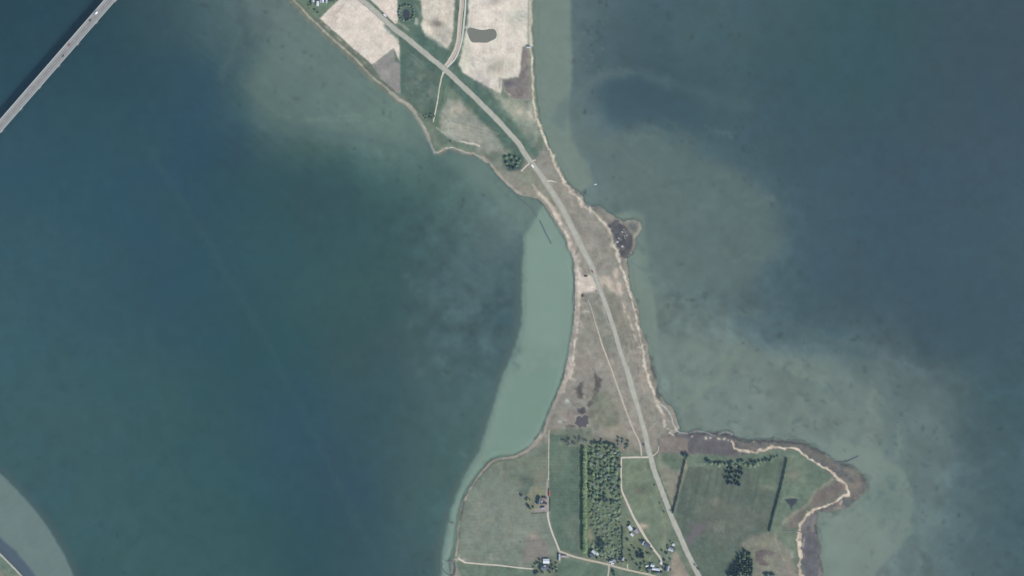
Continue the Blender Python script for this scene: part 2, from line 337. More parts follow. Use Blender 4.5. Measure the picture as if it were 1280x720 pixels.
stroke(ring, (176,178,162), 1.4, .8, .6); blob(*one(A,1100,78), 2.4, 2, (206,200,188), .9); stroke(O([(910,200),(950,210)]), (150,152,140), 1.2, .7, .7)
stroke(A([(830,130),(846,124),(900,126),(985,128),(992,165),(985,195)]), (196,196,188), 2.6, 1.2, .7)
stroke(A([(1085,365),(1000,372)]), (150,152,142), 2, 1, .5)
stroke(O([(0,735),(330,640),(860,660)]), (202,204,190), 1, 1, .4)
# brown wet ground by the east shore
fill(A([(1105,222),(1143,212),(1146,300),(1148,465),(1052,466),(1018,425),(1010,375),(1088,366)]), (132,126,124), 1.4, 1, .8, cls='wet_ground', var=.06)
fill(A([(1118,225),(1143,212),(1145,360),(1090,362)]), (150,146,140), 2, .7, 1, nz=NF)
fill(Q([(930,30),(1000,30),(1010,200),(930,220)]), (138,132,130), 2, .7, 1)
blob(*one(A,1038,396), 6.5, 4.5, (104,101,110), .9); blob(*one(A,1095,400), 6, 3, (120,116,120), .5)
stroke(A([(1010,372),(1018,425),(1052,468),(1146,469)]), (158,160,150), 1.4, .9, .7); stroke(A([(1052,474),(1146,476)]), (120,120,114), 1, .7, .5)
stroke(Q([(650,380),(640,500)]), (130,136,128), 2, 1, .6); stroke(Q([(960,590),(960,570)]), (170,168,158), 2, 1, .4)
blob(*one(Q,770,585), 2, 1.4, (190,186,174), .8)
stroke(O([(970,570),(1050,565)]), (210,206,200), 3, 1, .8); stroke(O([(975,563),(1045,560)]), (86,84,86), .8, .5, .9)
# meadow between field and east shore
fill(A([(950,420),(1030,470),(1150,480),(1170,560),(1185,640),(1150,690),(1080,590)]), (150,156,142), 4, .9, 2, var=.07)
for x, y, rx, ry, c, a in [(1090,520,7,6,(198,188,172),.6),(1140,540,4,9,(204,196,182),.7),(1020,500,9,6,(172,174,160),.6),(1060,490,8,4,(150,158,136),.5),(1130,650,8,7,(100,122,112),.7),(1100,590,8,6,(112,132,122),.6)]:
    px, py = one(A, x, y); blob(px, py, rx, ry, c, a)
# pale meadow west of road
fill(R([(100,200),(200,60),(350,60),(450,170),(620,320),(760,480),(860,600),(960,720),(700,700),(420,600),(200,520),(100,400)]), (150,154,143), 3.5, .95, 1.5, var=.07, cls='hay_meadow')
blob(*one(R,330,170), 9, 7, (172,166,152), .8); blob(*one(R,330,480), 14, 5, (166,162,154), .7); blob(*one(R,640,470), 12, 7, (158,158,150), .7)
for i in range(12):
    o_ = rnd.uniform(-1, 1)
    p = R([(220+rnd.uniform(0,300), 420+o_*90), (560+rnd.uniform(0,300), 560+o_*110)])
    stroke(p, rnd.choice([(128,140,130), (172,170,160)]), rnd.uniform(.8, 1.8), 1.2, .4)
stroke(R([(60,400),(130,450),(200,520)]), (170,174,160), 2.2, 1, .7); stroke(R([(340,565),(430,585),(530,600),(590,620)]), (214,206,194), [1.2,2.0,1.8,2.4], .8, .9, .6)
stroke(R([(180,520),(340,565)]), (166,166,152), 1.4, 1, .6)
fill(R([(30,420),(120,480),(330,580),(560,640),(520,680),(350,640),(150,600),(20,680)]), (106,124,112), 2, .9, 1, var=.07)
fill(R([(0,480),(60,560),(110,600),(40,640),(10,600)]), (124,134,118), 2, .8, 1)
fill(R([(560,640),(700,720),(620,740),(520,690)]), (140,142,132), 3, .7, 1)
fill(B([(430,180),(470,165),(520,180),(540,215),(510,260),(465,255),(440,220)]), (80,104,98), 2.5, .9, 1.2, var=.08)
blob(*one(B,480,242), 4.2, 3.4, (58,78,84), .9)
# west shore strip
stroke(COW[:19], (122,127,116), 7, 1.5, .85, 1.0, cls='beach', var=.1)
off = [(x+1.9, y-.9) for x, y in COW[:19]]
stroke(off, (170,170,160), [1.7]*19, .8, .85, .7, var=.1)
stroke([(x+5.2, y-2.4) for x, y in COW[1:13]], (110,112,100), 2.2, 1, .8, .5)
stroke(COW[12:20], (176,166,154), 3.4, 1, .8, .5)
stroke(COW[19:28], (190,176,164), 2.2, 1.0, .9, 1.4, cls='beach', var=.12)
stroke([(x-1, y+2) for x, y in COW[20:28]], (134,120,112), 3, 1.4, .75, 1, nz=NM)
stroke([(x+2, y-1) for x, y in COW[26:34]], (178,168,156), 2.6, 1.1, .85, 1.4, cls='beach', var=.12)
# neck of land
NECK = B([(440,290),(470,265),(520,250),(560,215),(610,190),(640,130),(680,200),(740,320),(830,420),(900,460),(960,530),(985,600),(1010,720)])+C([(840,170),(880,330),(910,430),(945,600)])+D([(990,100),(1030,270),(1080,410),(1110,480),(1120,560),(1080,640),(1060,720),(960,720),(700,600),(380,560),(430,380),(490,200),(520,60)])+C([(525,520),(535,300),(540,150),(500,60)])+B([(770,640),(740,560),(650,420),(600,370),(500,330)])
NL = [(690,236),(702,258),(714,282),(726,306),(738,334),(748,362),(757,392),(766,424),(776,456),(786,488),(795,518),(802,540)]
fill(NECK, (145,142,134), 3, .95, 1, cls='heath', var=.05)
fill(B([(640,150),(690,230),(745,330),(830,430),(900,470),(955,540),(990,640),(1010,720),(880,720),(800,560),(720,400),(640,280),(590,200)]), (145,143,135), 2, .8, 1, var=.06)
fill(B([(460,290),(560,225),(640,320),(700,420),(640,400),(560,360)]), (132,137,122), 3, .7, 1.5, var=.07)
fill(B([(500,330),(560,330),(600,360),(560,375)]), (150,144,130), 2, .6, 1)
fill(C([(560,40),(600,110),(650,200),(620,230),(560,200),(545,120)]), (136,134,126), 2, .7, 1, nz=NF)
fill(C([(640,350),(690,340),(790,640),(820,720),(720,720),(660,560),(620,430)]), (134,137,127), 3, .8, 1, var=.04)
fill(C([(700,290),(780,310),(850,470),(900,640),(930,720),(850,720),(790,560)]), (133,133,122), 3, .8, 1, var=.04)
fill(C([(545,470),(620,440),(690,620),(710,720),(535,720)]), (144,143,133), 3, .7, 1, var=.06)
for i in range(520):
    cx, cy = rnd.uniform(690, 840), rnd.uniform(240, 545)
    ix_, iy_ = int(cx)-X0, int(cy)-Y0
    if SD[iy_, ix_] < 5: continue
    blob(cx, cy, rnd.uniform(.8, 3.0), rnd.uniform(.8, 4.5), rnd.choice([(114,114,104), (172,166,156), (124,130,112), (158,150,139)]), rnd.uniform(.2, .55), .35)
for i in range(26):
    t0_ = rnd.uniform(0, .8); off_ = rnd.uniform(-14, 16)
    seg = [(x+off_*(.6+.4*math.sin(k)), y) for k, (x, y) in enumerate(NL[int(t0_*len(NL)):int(t0_*len(NL))+rnd.randint(2, 4)])]
    if len(seg) > 1: stroke(seg, rnd.choice([(172,166,156), (168,162,150), (122,122,112)]), rnd.uniform(.8, 1.8), .9, rnd.uniform(.3, .6), 1.2, nz=NF)
# dirt yard in the middle
fill(C([(530,245),(600,230),(680,235),(780,240),(800,330),(840,380),(790,350),(720,300),(690,350),(600,345),(560,360),(530,330)]), (182,172,160), 3, .85, 1.4, cls='dirt_yard', var=.05)
for x, y, rx, ry, c, a in [(590,290,9,8,(214,198,186),.85),(575,330,6,5,(214,196,182),.7),(640,290,6,5,(196,190,178),.8),(760,300,7,4,(186,166,150),.6),(800,225,4,6,(204,190,176),.7),(825,330,4,7,(206,186,170),.7),(850,430,3,8,(196,182,168),.6),(730,270,8,4,(176,168,154),.6),(600,480,5,3,(206,196,184),.8),(565,560,2,6,(198,188,176),.6),(600,150,3,5,(170,164,154),.5)]:
    px, py = one(C, x, y); blob(px, py, rx*.9, ry*.9, c, a)
# west beach of the neck
WB = B([(590,325),(615,365),(650,400),(690,455),(725,520),(755,575),(780,640)])+C([(490,20),(520,90),(540,160),(545,240),(540,330),(538,430),(535,520),(525,620)])+D([(512,20),(500,90),(490,150),(478,210),(455,270),(425,330)])
stroke(WB, (190,180,168), [2,5,5,5.5,6,6,6,6,5.5,5,5,6,6.5,6.5,6.5,6.5,8,9,8,6,4], 1.6, .9, 1.4, cls='beach', var=.13)
stroke([(x+2.5, y+.5) for x, y in WB[9:]], (212,202,190), 1.3, .6, .85, 1.0, nz=NF); stroke([(x-.5, y) for x, y in WB[10:]], (168,160,150), 1.0, .6, .7, .6, nz=NF)
stroke([(x+5, y+1) for x, y in WB[8:15]], (176,166,154), 1.4, 1, .7, .9, nz=NF)
stroke(WB[1:9], (206,196,184), [2,3.5,4,4,4,3.6,3.2,2.6], .9, .85, 1.2, var=.12)
stroke(C([(520,130),(535,180),(560,240)]), (204,196,186), 2.4, 1, .8, 1); stroke(B([(700,440),(745,530),(790,620),(830,700)])+C([(610,180),(640,235)]), (162,156,147), [2,2.6,3,3,3,3], 1.4, .7, 1, nz=NF)
for i in range(150):
    k_ = rnd.randrange(1, len(WB)-1); t_ = rnd.random(); x_ = WB[k_][0]*(1-t_)+WB[k_+1][0]*t_; y_ = WB[k_][1]*(1-t_)+WB[k_+1][1]*t_
    blob(x_+rnd.uniform(-2.5, 5.5), y_+rnd.uniform(-1, 1), rnd.uniform(.7, 1.5), rnd.uniform(.9, 3), rnd.choice([(222,212,200), (150,144,134), (210,200,188), (166,158,148)]), rnd.uniform(.3, .75), .2)
fill(C([(535,250),(610,238),(670,235),(700,290),(650,345),(600,340),(570,360),(540,330)]), (210,200,189), 2.5, .8, 1.8, var=.08)
fill(C([(690,235),(780,235),(800,300),(840,370),(800,360),(730,300)]), (186,176,163), 3, .6, 1.8, nz=NM)
for x, y, w_ in [(800,210,5),(792,240,4),(826,330,5),(840,360,4),(812,300,5),(760,290,6),(850,450,3),(858,480,3),(880,520,3),(905,570,4),(930,640,3),(915,590,3)]:
    blob(*one(C,x,y), w_*.5, w_*.75, (208,194,180), .75, -.25)

stroke(D([(425,330),(380,430),(345,500),(320,580),(280,640),(230,690)])+E([(545,30),(515,60),(485,88),(450,110)]), (176,166,154), [4,4.4,4.4,4.4,4.4,4.4,5,5,4,3], 1.2, .9, .7, cls='beach', var=.06)
stroke(D([(370,400),(330,490),(310,590)]), (92,100,98), 2.6, 1.2, .7, .9, nz=NF)
stroke(C([(522,240),(523,430),(508,620)])+D([(497,0),(465,150),(430,270),(380,400)]), (84,92,94), 1.1, .6, .75, .4, nz=NM)
# marsh
for p, c, a in [([(640,150),(665,190),(700,235),(695,290),(670,350),(640,400),(610,430),(600,410),(640,360),(660,280),(655,200)], (100,95,97), .9),
                ([(535,295),(580,260),(590,250),(570,330),(575,360),(545,370)], (98,95,97), .9),
                ([(445,440),(530,430),(560,520),(530,530),(450,520)], (146,140,134), .85),
                ([(540,425),(590,425),(600,460),(560,470)], (90,87,94), .9), ([(600,470),(640,440),(690,400),(700,430),(660,490),(620,500)], (116,110,106), .7), ([(440,520),(520,530),(535,560),(470,570)], (112,108,106), .7)]:
    fill(D(p), c, 1.6, a, 2.4, cls='marsh', nz=None, var=.14)
fill(D([(650,330),(760,330),(830,480),(820,560),(640,560),(620,480)]), (120,126,112), 5, .8, 2, var=.08)
fill(D([(700,560),(860,540),(900,640),(700,620)]), (150,146,132), 4, .6, 2)
blob(*one(D,475,380), 2.8, 3.4, (196,204,196), .95); blob(*one(D,430,520), 2.2, 2.2, (186,192,184), .9)
stroke(D([(450,560),(455,535),(490,530),(535,540)]), (160,156,148), 1.2, .8, .8); stroke(D([(530,240),(500,230)]), (196,186,172), 4, 1.5, .6)
fill(D([(355,570),(640,560),(640,720),(355,720)]), (108,124,110), 2, .7, 1, var=.08)
# east beach of the neck
EB = A([(1143,-420),(1144,0),(1142,100),(1142,200),(1146,300),(1150,400),(1158,480),(1172,560)])+B([(630,55),(650,120),(675,175),(700,230),(727,285),(750,325),(785,362),(820,400),(840,435),(885,458),(920,490),(945,520),(970,560),(985,600),(1000,650)])+C([(775,10),(800,80),(830,170),(860,260),(880,330),(910,430),(930,500),(945,600),(968,680)])+D([(978,20),(985,80),(1000,170),(1030,270),(1060,350),(1080,410),(1112,470),(1120,545)])
stroke(EB, (194,186,172), [3.4,3.4,3.4,3.2,2.4,2.4,2.8,3.4,3.6,3.4,3,3,2.6,2.6,2.8,3,2.8,2.8,3.6,4.4,3,4,3,3.2,3.2,2.6,2.4,2.4,2.2,2.2,2.2,2.2,2.8,3,2.6,3,3.6,4.2,4,3,2], 1.0, .92, 1.3, cls='beach', var=.14)
stroke([(x+.4, y) for x, y in EB[7:]], (216,204,188), 1.8, .8, .75, 1.0, nz=NF)
stroke([(x-3.0, y+.2) for x, y in EB[:8]], (140,150,130), 2.0, 1, .7, .6)
stroke([(x-6, y) for x, y in EB[27:38]], (160,152,140), 3, 1.6, .6, 1.2, nz=NF)
for i in range(90):
    cx, cy = rnd.uniform(415, 665), rnd.uniform(2, 118)
    blob(cx, cy, rnd.uniform(1.5, 5), rnd.uniform(1, 4), rnd.choice([(196,194,176), (230,222,212), (204,192,180)]), rnd.uniform(.25, .65)*(1 if IMG[int(cy)-Y0, int(cx)-X0, 0] > 185 else 0), rnd.uniform(0, 3))
for i in range(150):
    cx, cy = rnd.uniform(840, 1000), rnd.uniform(585, 715)
    blob(cx, cy, rnd.uniform(1, 4), rnd.uniform(1.5, 6), rnd.choice([(86,100,94), (122,128,116), (104,112,98)]), rnd.uniform(.1, .35), .25)
for i in range(110):
    cx, cy = rnd.uniform(578, 722), rnd.uniform(560, 718)
    blob(cx, cy, rnd.uniform(1.5, 6), rnd.uniform(1, 4), rnd.choice([(104,120,106), (136,140,126), (128,126,116)]), rnd.uniform(.08, .3), rnd.uniform(0, 3))
stroke(D([(915,20),(940,120),(965,220),(990,330),(1010,430)]), (176,170,158), 1.2, .8, .6, .6, nz=NM); stroke(D([(970,200),(1000,300),(1040,420),(1050,560)]), (166,158,146), 1, .8, .5, .6, nz=NM)
stroke(C([(850,480),(880,600),(920,700)]), (170,162,150), 1, .8, .5); stroke(C([(900,600),(940,680)]), (186,176,164), 1.6, .8, .6, nz=NF)
for i in range(170):
    k_ = rnd.randrange(7, len(EB)-1); t_ = rnd.random(); x_ = EB[k_][0]*(1-t_)+EB[k_+1][0]*t_; y_ = EB[k_][1]*(1-t_)+EB[k_+1][1]*t_
    blob(x_+rnd.uniform(-3.5, 3.0), y_+rnd.uniform(-1, 1), rnd.uniform(.7, 1.5), rnd.uniform(.8, 2.6), rnd.choice([(224,212,198), (130,128,118), (208,196,182), (150,142,132)]), rnd.uniform(.3, .75), .2)
fill(U([(60,230),(120,300),(160,340),(180,400),(215,500),(250,590),(270,720),(315,720),(310,600),(270,590),(225,510),(205,380),(200,340),(150,330),(90,250)]), (210,199,184), 1.0, .8, 1.0, var=.1)
# weed banks outside the east beach
stroke(C([(935,370),(950,430),(962,510)])+D([(1030,30),(1040,90),(1050,190),(1062,250),(1080,340),(1105,365)]), (92,98,96), [4,6,5,5,5,5,5,6,6], 2, .85, 1.4, nz=NM)
fill(B([(960,520),(1000,490),(1040,520),(1080,570),(1090,640),(1060,690),(1020,680),(1000,620),(985,560)]), (88,90,96), 2.2, .92, 2.4, cls='lagoon', var=.2)
stroke(B([(850,425),(910,440),(950,460),(1000,490),(1035,515),(1070,555),(1088,590),(1086,640)]), (150,148,138), 1.8, 1, .7, 1.6, nz=NM)
for i in range(40):
    cx, cy = one(B, rnd.uniform(975, 1090), rnd.uniform(490, 690)); blob(cx, cy, rnd.uniform(.8, 2.2), rnd.uniform(.8, 2.6), rnd.choice([(128,120,112), (70,76,86), (112,108,106)]), rnd.uniform(.25, .6))
fill(B([(880,445),(940,460),(985,510),(960,525),(915,480)]), (128,128,120), 2, .8, .8)
stroke(B([(1045,512),(1075,503),(1110,513),(1122,538),(1105,562),(1090,580)]), (164,164,154), 1.6, .8, .8, 1.0); fill(B([(1060,520),(1090,515),(1105,535),(1090,555),(1070,545)]), (104,112,112), 1.5, .8, .6)
for x, y in [(1000,610),(1030,575),(1050,580),(1045,560),(1033,635),(1022,600)]: blob(*one(B,x,y), 1.6, 1.6, (150,152,150), .5)
# south-east weed flats
FL = F([(90,40),(160,10),(250,0),(330,4),(455,10),(480,32),(560,44),(660,40),(780,48),(880,85),(945,135),(1060,170),(1110,220),(1148,275),(1090,335),(1020,385),(960,395),(890,400),(885,500),(895,570),(900,660),(915,720),(950,1240),(800,1240),(790,720),(800,600),(790,500),(800,450),(850,395),(900,375),(1000,330),(1040,300),(980,240),(930,195),(830,125),(780,90),(660,84),(600,95),(540,110),(480,130),(420,122),(320,112),(240,110),(150,120),(100,110)])
fill(FL, (113,113,112), 1.6, 1, 1.0, cls='tidal_flat', var=.12)
fill(FL, (90,92,100), 2, .85, 1.0, nz=fbm(9, 401, 3)-.1); fill(FL, (134,128,122), 2, .6, 1.0, nz=fbm(8, 411, 3)-.3); fill(FL, (110,124,120), 2, .6, 1.0, nz=fbm(11, 421, 3)-.4)
fill(F([(100,30),(240,10),(240,110),(150,120),(90,110)]), (140,132,126), 3, .8, 1.4, var=.07)
fill(N([(250,440),(420,440),(940,480),(1000,600),(1000,660),(700,680),(430,640),(430,480)]), (103,102,108), 2, .85, 1, var=.04)
fill(F([(480,40),(560,50),(700,46),(800,56),(900,100),(960,150),(1060,178),(1100,220),(1130,270),(1060,340),(1010,360),(1060,300),(1010,240),(950,185),(840,110),(780,78),(620,78),(500,84)]), (112,112,108), 2.5, .75, 1.6, nz=NM)
fill(F([(1000,180),(1080,190),(1120,260),(1060,290),(1010,230)]), (138,130,124), 3, .6, 1.6, nz=NM)
stroke(F([(960,150),(1060,172),(1110,222),(1142,275),(1090,330),(1020,380)]), (88,94,94), 3, 1.4, .75, 1.4, nz=NM)
stroke(F([(250,4),(330,10),(455,12),(490,36),(600,48),(720,46),(830,64),(920,108)]), (86,92,96), 3, 1.2, .85, 1)
fill(F([(800,520),(815,500),(880,500),(885,560),(890,620),(895,720),(830,720),(812,640)]), (104,104,112), 2, .85, 1.2, var=.08)
fill(F([(810,460),(850,410),(885,405),(880,480),(815,490)]), (126,122,124), 2, .7, 1.2, nz=NF)
stroke(F([(888,405),(882,480),(886,540),(896,570),(890,620),(905,670),(914,700)]), (76,86,86), 2.6, 1.2, .8, 1.2, nz=NM)
# white foam / sand lips
stroke(N([(60,55),(110,90),(160,150),(200,230),(215,300),(260,380),(300,410),(400,415)]), (184,188,186), [1.8,1.6,1.6,1.6,1.4,1.8,1.2,1.0], .7, .9, .3)
stroke(N([(420,410),(540,395),(600,395),(680,430),(740,450)]), (156,160,164), [1,1.2,1.6,1.4,.8], .8, .9, .3)
stroke(N([(790,425),(850,405),(900,410),(950,430)]), (158,162,164), 1.4, .8, .85, .3)
for x, y, r in [(615,478,1.9),(675,470,1.6),(785,485,2.0),(850,485,1.9),(905,497,1.2),(450,455,1.4),(215,440,1.8),(150,360,1.5),(1230,525,1.0),(180,410,1.4)]:
    blob(*one(N,x,y), r, r*.8, (212,204,190), .95)
stroke(N([(160,410),(230,445)]), (206,196,184), 1.2, .7, .8)
SL = F([(458,42),(470,75),(490,95),(540,98),(575,102),(610,88),(650,80),(700,78),(750,80),(795,90),(830,120),(870,148),(910,175),(950,195),(975,215),(990,240),(1020,260),(1042,290),(1042,312),(1010,328),(980,345),(940,365),(880,382),(850,400),(825,425),(805,455),(795,490),(790,540),(800,580),(805,630),(795,670),(812,720),(840,860),(820,1240)])
stroke(SL, (206,190,172), [1.8,3,3.8,3.2,3,3.4,3,2.4,2.4,2.6,3,2.8,2.8,3.6,4.2,4,3.4,3.4,3.8,2.8,2.4,2.4,3.4,3.4,3.6,3.8,3.2,4.2,4.4,4,3.2,3.6,4.4,4.4], .9, .97, 2.4, cls='beach', var=.13)
stroke([(x-.3, y-.3) for x, y in SL], (222,208,190), 1.5, .8, .8, 1.2, nz=NF)
stroke(F([(1010,345),(1000,360)]), (200,186,170), 2.4, 1, .8); stroke(F([(820,530),(815,580),(822,625)]), (196,184,168), 1.6, .8, .7, nz=NF)
blob(*one(L,980,480), 4, 5, (176,168,160), .7); stroke(L([(900,390),(930,450),(950,530),(1000,590)]), (150,140,136), 4, 2, .5)
# south-east fields
fill(F([(240,115),(330,112),(420,122),(480,130),(560,112),(640,98),(720,88),(790,94),(830,128),(930,198),(980,245),(930,262),(870,310),(850,350),(720,420),(680,500),(640,510),(640,500),(735,140),(560,190),(330,180),(240,170)]), (108,126,112), 2, .95, 1, cls='pasture', var=.06)
fill(F([(240,172),(330,182),(560,186),(720,140),(650,500),(560,560),(500,600),(430,720),(330,860),(300,700),(240,580),(200,500),(170,430)]), (96,109,101), 2, .95, 1, cls='field_f', var=.04)
fill(F([(300,330),(480,320),(600,400),(560,540),(420,560),(260,480)]), (108,115,107), 10, .6, 3)
fill(F([(240,580),(320,560),(430,600),(450,700),(380,860),(300,700)]), (98,116,104), 5, .6, 2)
fill(F([(560,180),(700,150),(690,300),(640,300),(560,260)]), (104,124,108), 5, .6, 2)
blob(*one(F,640,280), 10, 4, (140,142,124), .5); blob(*one(F,380,350), 7, 5, (126,130,118), .5)
fur = vnoise(3.0, 91, 46, math.radians(12))
slf = box(F([(170,150),(720,720)]), 0)
IMG[slf] *= (1+.05*fur[slf]*np.clip((660-PY[slf])/40, 0, 1))[..., None]
for i in range(6): stroke(F([(378+i*9, 440+i%3*5), (368+i*9, 490+i%2*8)]), (156,162,148), 1.0, .6, .6, .3)
for i in range(5): stroke(F([(530+i*11, 462), (522+i*11, 492)]), (136,144,130), .9, .7, .4, .4)
fill(F([(250,470),(280,455),(330,470),(320,500),(280,525),(255,570),(235,560),(232,530),(255,500)]), (103,104,106), 1.6, .9, 1.2, cls='wet_ground', var=.04)
fill(F([(320,440),(380,420),(400,450),(340,480)]), (112,114,108), 4, .5, 2)
fill(F([(500,560),(560,520),(640,505),(690,520),(740,600),(790,720),(820,1240),(600,1240),(560,720),(570,640),(540,600)]), (134,134,122), 4, .9, 2, var=.06)
fill(L([(570,450),(640,420),(760,430),(800,460),(740,500),(690,480),(660,520),(700,560),(740,590),(700,610),(620,590),(580,540)]), (110,102,106), 1.5, .85, 1, cls='wet_ground', var=.06)
blob(*one(L,700,495), 3.5, 2.5, (142,138,126), .7); stroke(L([(620,340),(700,350),(660,370)]), (148,146,126), 4, 2.5, .5)
stroke(L([(800,290),(850,440),(900,540)]), (160,152,144), 1.6, 1, .6); stroke(L([(790,240),(830,380)]), (150,142,136), 1.6, 1, .5); stroke(L([(580,600),(720,630),(850,680)]), (140,146,132), 2, 1.2, .5)
blob(*one(L,940,650), 9, 8, (150,138,134), .6); blob(*one(L,560,520), 3, 8, (140,146,120), .5)
fill(M([(340,430),(440,350),(560,300),(640,320),(650,380),(560,440),(420,520),(340,540)]), (122,114,112), 2.2, .9, 1.2, cls='wet_ground', var=.05)
fill(M([(320,520),(270,590),(220,650),(180,720),(100,720),(160,620),(260,540)]), (124,116,112), 2.5, .9, 1.2, var=.06)
stroke(M([(80,680),(180,590),(300,510),(360,400),(480,310),(540,270)]), (152,146,132), [4,4,3,3,3,3], 2, .7, 1.2)
blob(*one(M,170,240), 9, 6, (136,134,124), .7); fill(M([(90,460),(210,450),(190,500),(165,520),(155,560),(140,520)]), (70,80,92), 1.4, .95, .5)
stroke(M([(60,480),(80,450),(140,440),(220,450)]), (142,146,128), 2, 1, .7)
fill(F([(90,110),(230,110),(240,170),(165,410),(90,190)]), (136,138,124), 2, .9, 1, var=.06)
fill(F([(100,105),(200,110),(215,150),(160,240),(110,150)]), (102,122,106), 3, .85, 1.4, var=.08)
fill(F([(120,160),(200,210),(170,380),(160,400)]), (146,142,130), 3, .7, 1)
stroke(F([(275,160),(330,160)]), (156,158,148), .8, .5, .7, .2); stroke(F([(275,168),(325,169)]), (156,158,148), .8, .5, .7, .2)
# south-west fields
fill(E([(583,40),(583,400),(600,500),(635,595),(630,620),(560,625),(500,680),(160,645),(130,610),(140,500),(160,370),(185,300),(240,225),(300,155),(400,140),(500,100)]), (122,134,123), 1.5, .95, .6, cls='field_g', var=.03)
fill(E([(200,330),(420,300),(520,420),(580,500),(440,560),(200,540)]), (129,138,128), 10, .6, 3)
fill(E([(300,155),(420,135),(520,90),(575,60),(578,250),(520,260),(470,320),(420,280),(340,200)]), (114,124,110), 5, .7, 2, var=.05)
fill(E([(440,225),(500,220),(510,270),(495,310),(450,320),(425,290)]), (96,114,106), 3, .7, 2, var=.05)
blob(*one(J,100,270), 4.5, 6, (126,132,122), .7); blob(*one(E,545,225), 6, 8, (134,130,118), .6)
fill(J([(260,290),(330,260),(420,300),(440,420),(480,430),(490,630),(260,640),(220,560),(160,470)]), (138,140,122), 2, .9, 1.2, cls='farm_yard', var=.08)
fill(J([(300,330),(400,340),(420,400),(330,400)]), (138,150,116), 2, .8, 1)
fill(J([(420,420),(485,420),(488,625),(430,625)]), (166,166,168), 1.2, .85, .6)
fill(J([(290,560),(480,560),(480,628),(280,628)]), (150,148,146), 1.2, .8, .6); stroke(J([(460,200),(450,330),(445,420)]), (176,170,160), 3, 1.2, .8)
fill(E([(470,560),(500,510),(530,520),(580,560),(590,640),(450,660)]), (132,127,124), 4, .8, 2, var=.04)
blob(*one(E,510,525), 6.5, 5, (160,148,136), .85); blob(*one(E,480,590), 4.5, 7, (150,138,128), .6); blob(*one(E,350,215), 8, 3, (140,140,122), .4, .9); stroke(E([(345,190),(390,240)]), (140,142,124), 1.2, 1, .5)
for x, y in [(288,630),(300,632),(325,630),(292,612)]: blob(*one(E,x,y), 2, 1.4, (160,160,148), .7)
blob(*one(E,440,550), 1.5, 1.3, (76,92,88), .9)
fill(E([(588,10),(680,20),(735,60),(733,610),(645,590),(600,460),(588,380)]), (95,117,105), 1.2, .95, .6, cls='field_h', var=.03)
fill(E([(600,60),(680,80),(670,240),(600,200)]), (110,126,112), 6, .6, 2); fill(E([(650,430),(730,400),(730,560),(680,540)]), (112,126,114), 5, .6, 2)
fill(E([(140,660),(500,690),(540,700),(540,1240),(120,1240),(120,690)]), (104,124,110), 1.5, .95, .8, cls='field_i', var=.04)
fill(E([(640,640),(780,650),(880,680),(880,1240),(600,1240),(610,700)]), (98,120,107), 2, .9, 1, cls='field_j', var=.05)
fill(E([(890,690),(1050,715),(1100,740),(1100,1240),(890,1240)]), (102,122,108), 2, .9, 1, cls='field_k', var=.05)
fill(E([(735,60),(800,70),(945,110),(945,640),(870,650),(760,625),(735,600)]), (104,122,102), 2, .95, 1, cls='woodland_floor', var=.10)
fill(E([(790,420),(940,420),(940,630),(790,600)]), (112,128,108), 4, .8, 2, var=.12)
blob(*one(E,790,515), 4, 7, (154,146,128), .8)
fill(E([(640,30),(800,25),(940,60),(960,110),(820,80),(640,70)]), (118,126,112), 3, .7, 2, var=.08)
fill(E([(850,30),(980,20),(1020,100),(930,100)]), (130,128,118), 4, .7, 2, var=.08)
fill(E([(948,130),(1075,130),(1100,190),(1160,350),(1200,460),(1180,560),(1140,620),(1080,530),(1010,410),(965,320),(948,290)]), (116,131,113), 1.6, .95, .8, cls='pasture', var=.05)
stroke(E([(1085,140),(1110,240),(1150,360),(1190,480)]), (126,136,118), 3, 2, .7); blob(*one(E,1040,290), 6, 5, (96,104,94), .8); blob(*one(E,1030,300), 5, 4, (128,122,110), .5)
stroke(E([(1160,440),(1165,520),(1150,600)]), (146,144,130), 2.5, 2, .5); blob(*one(E,1055,470), 6, 4, (198,180,160), .9); blob(*one(E,1040,490), 4, 3, (200,184,166), .8); stroke(E([(960,320),(985,380)]), (152,142,128), 6, 2.5, .5)
fill(E([(960,400),(1010,440),(1090,560),(1140,640),(1130,700),(1060,700),(960,680),(950,500)]), (114,128,108), 3, .9, 1.5, var=.12, cls='gardens')
fill(E([(1200,610),(1225,600),(1300,760),(1290,1240),(1190,1240),(1190,700)]), (156,146,134), 2, .9, 1, cls='field_l', var=.03)
fill(E([(760,610),(960,660),(1140,700),(1140,730),(1050,705),(870,662),(780,642)]), (112,126,108), 2, .8, 1.5, var=.12)
fill(G([(310,490),(410,510),(400,540),(330,540),(320,590),(300,590)]), (164,156,146), 1, .9, .8); fill(G([(80,560),(300,560),(290,720),(60,720)]), (116,124,108), 2, .7, 1.5, var=.14)
fill(G([(780,540),(890,550),(880,600),(790,595)]), (160,158,152), 1.4, .7, 1, nz=NF); blob(*one(G,600,590), 2.5, 4, (146,138,124), .6); blob(*one(I,285,265), 5, 5, (128,118,122), .7)
# road verges, south
stroke(E([(1075,150),(1125,270),(1180,410),(1260,610)]), (96,116,102), 1.6, 1, .8); stroke(F([(75,170),(120,280),(180,430),(250,600),(320,760)]), (94,114,100), 1.8, 1, .8)
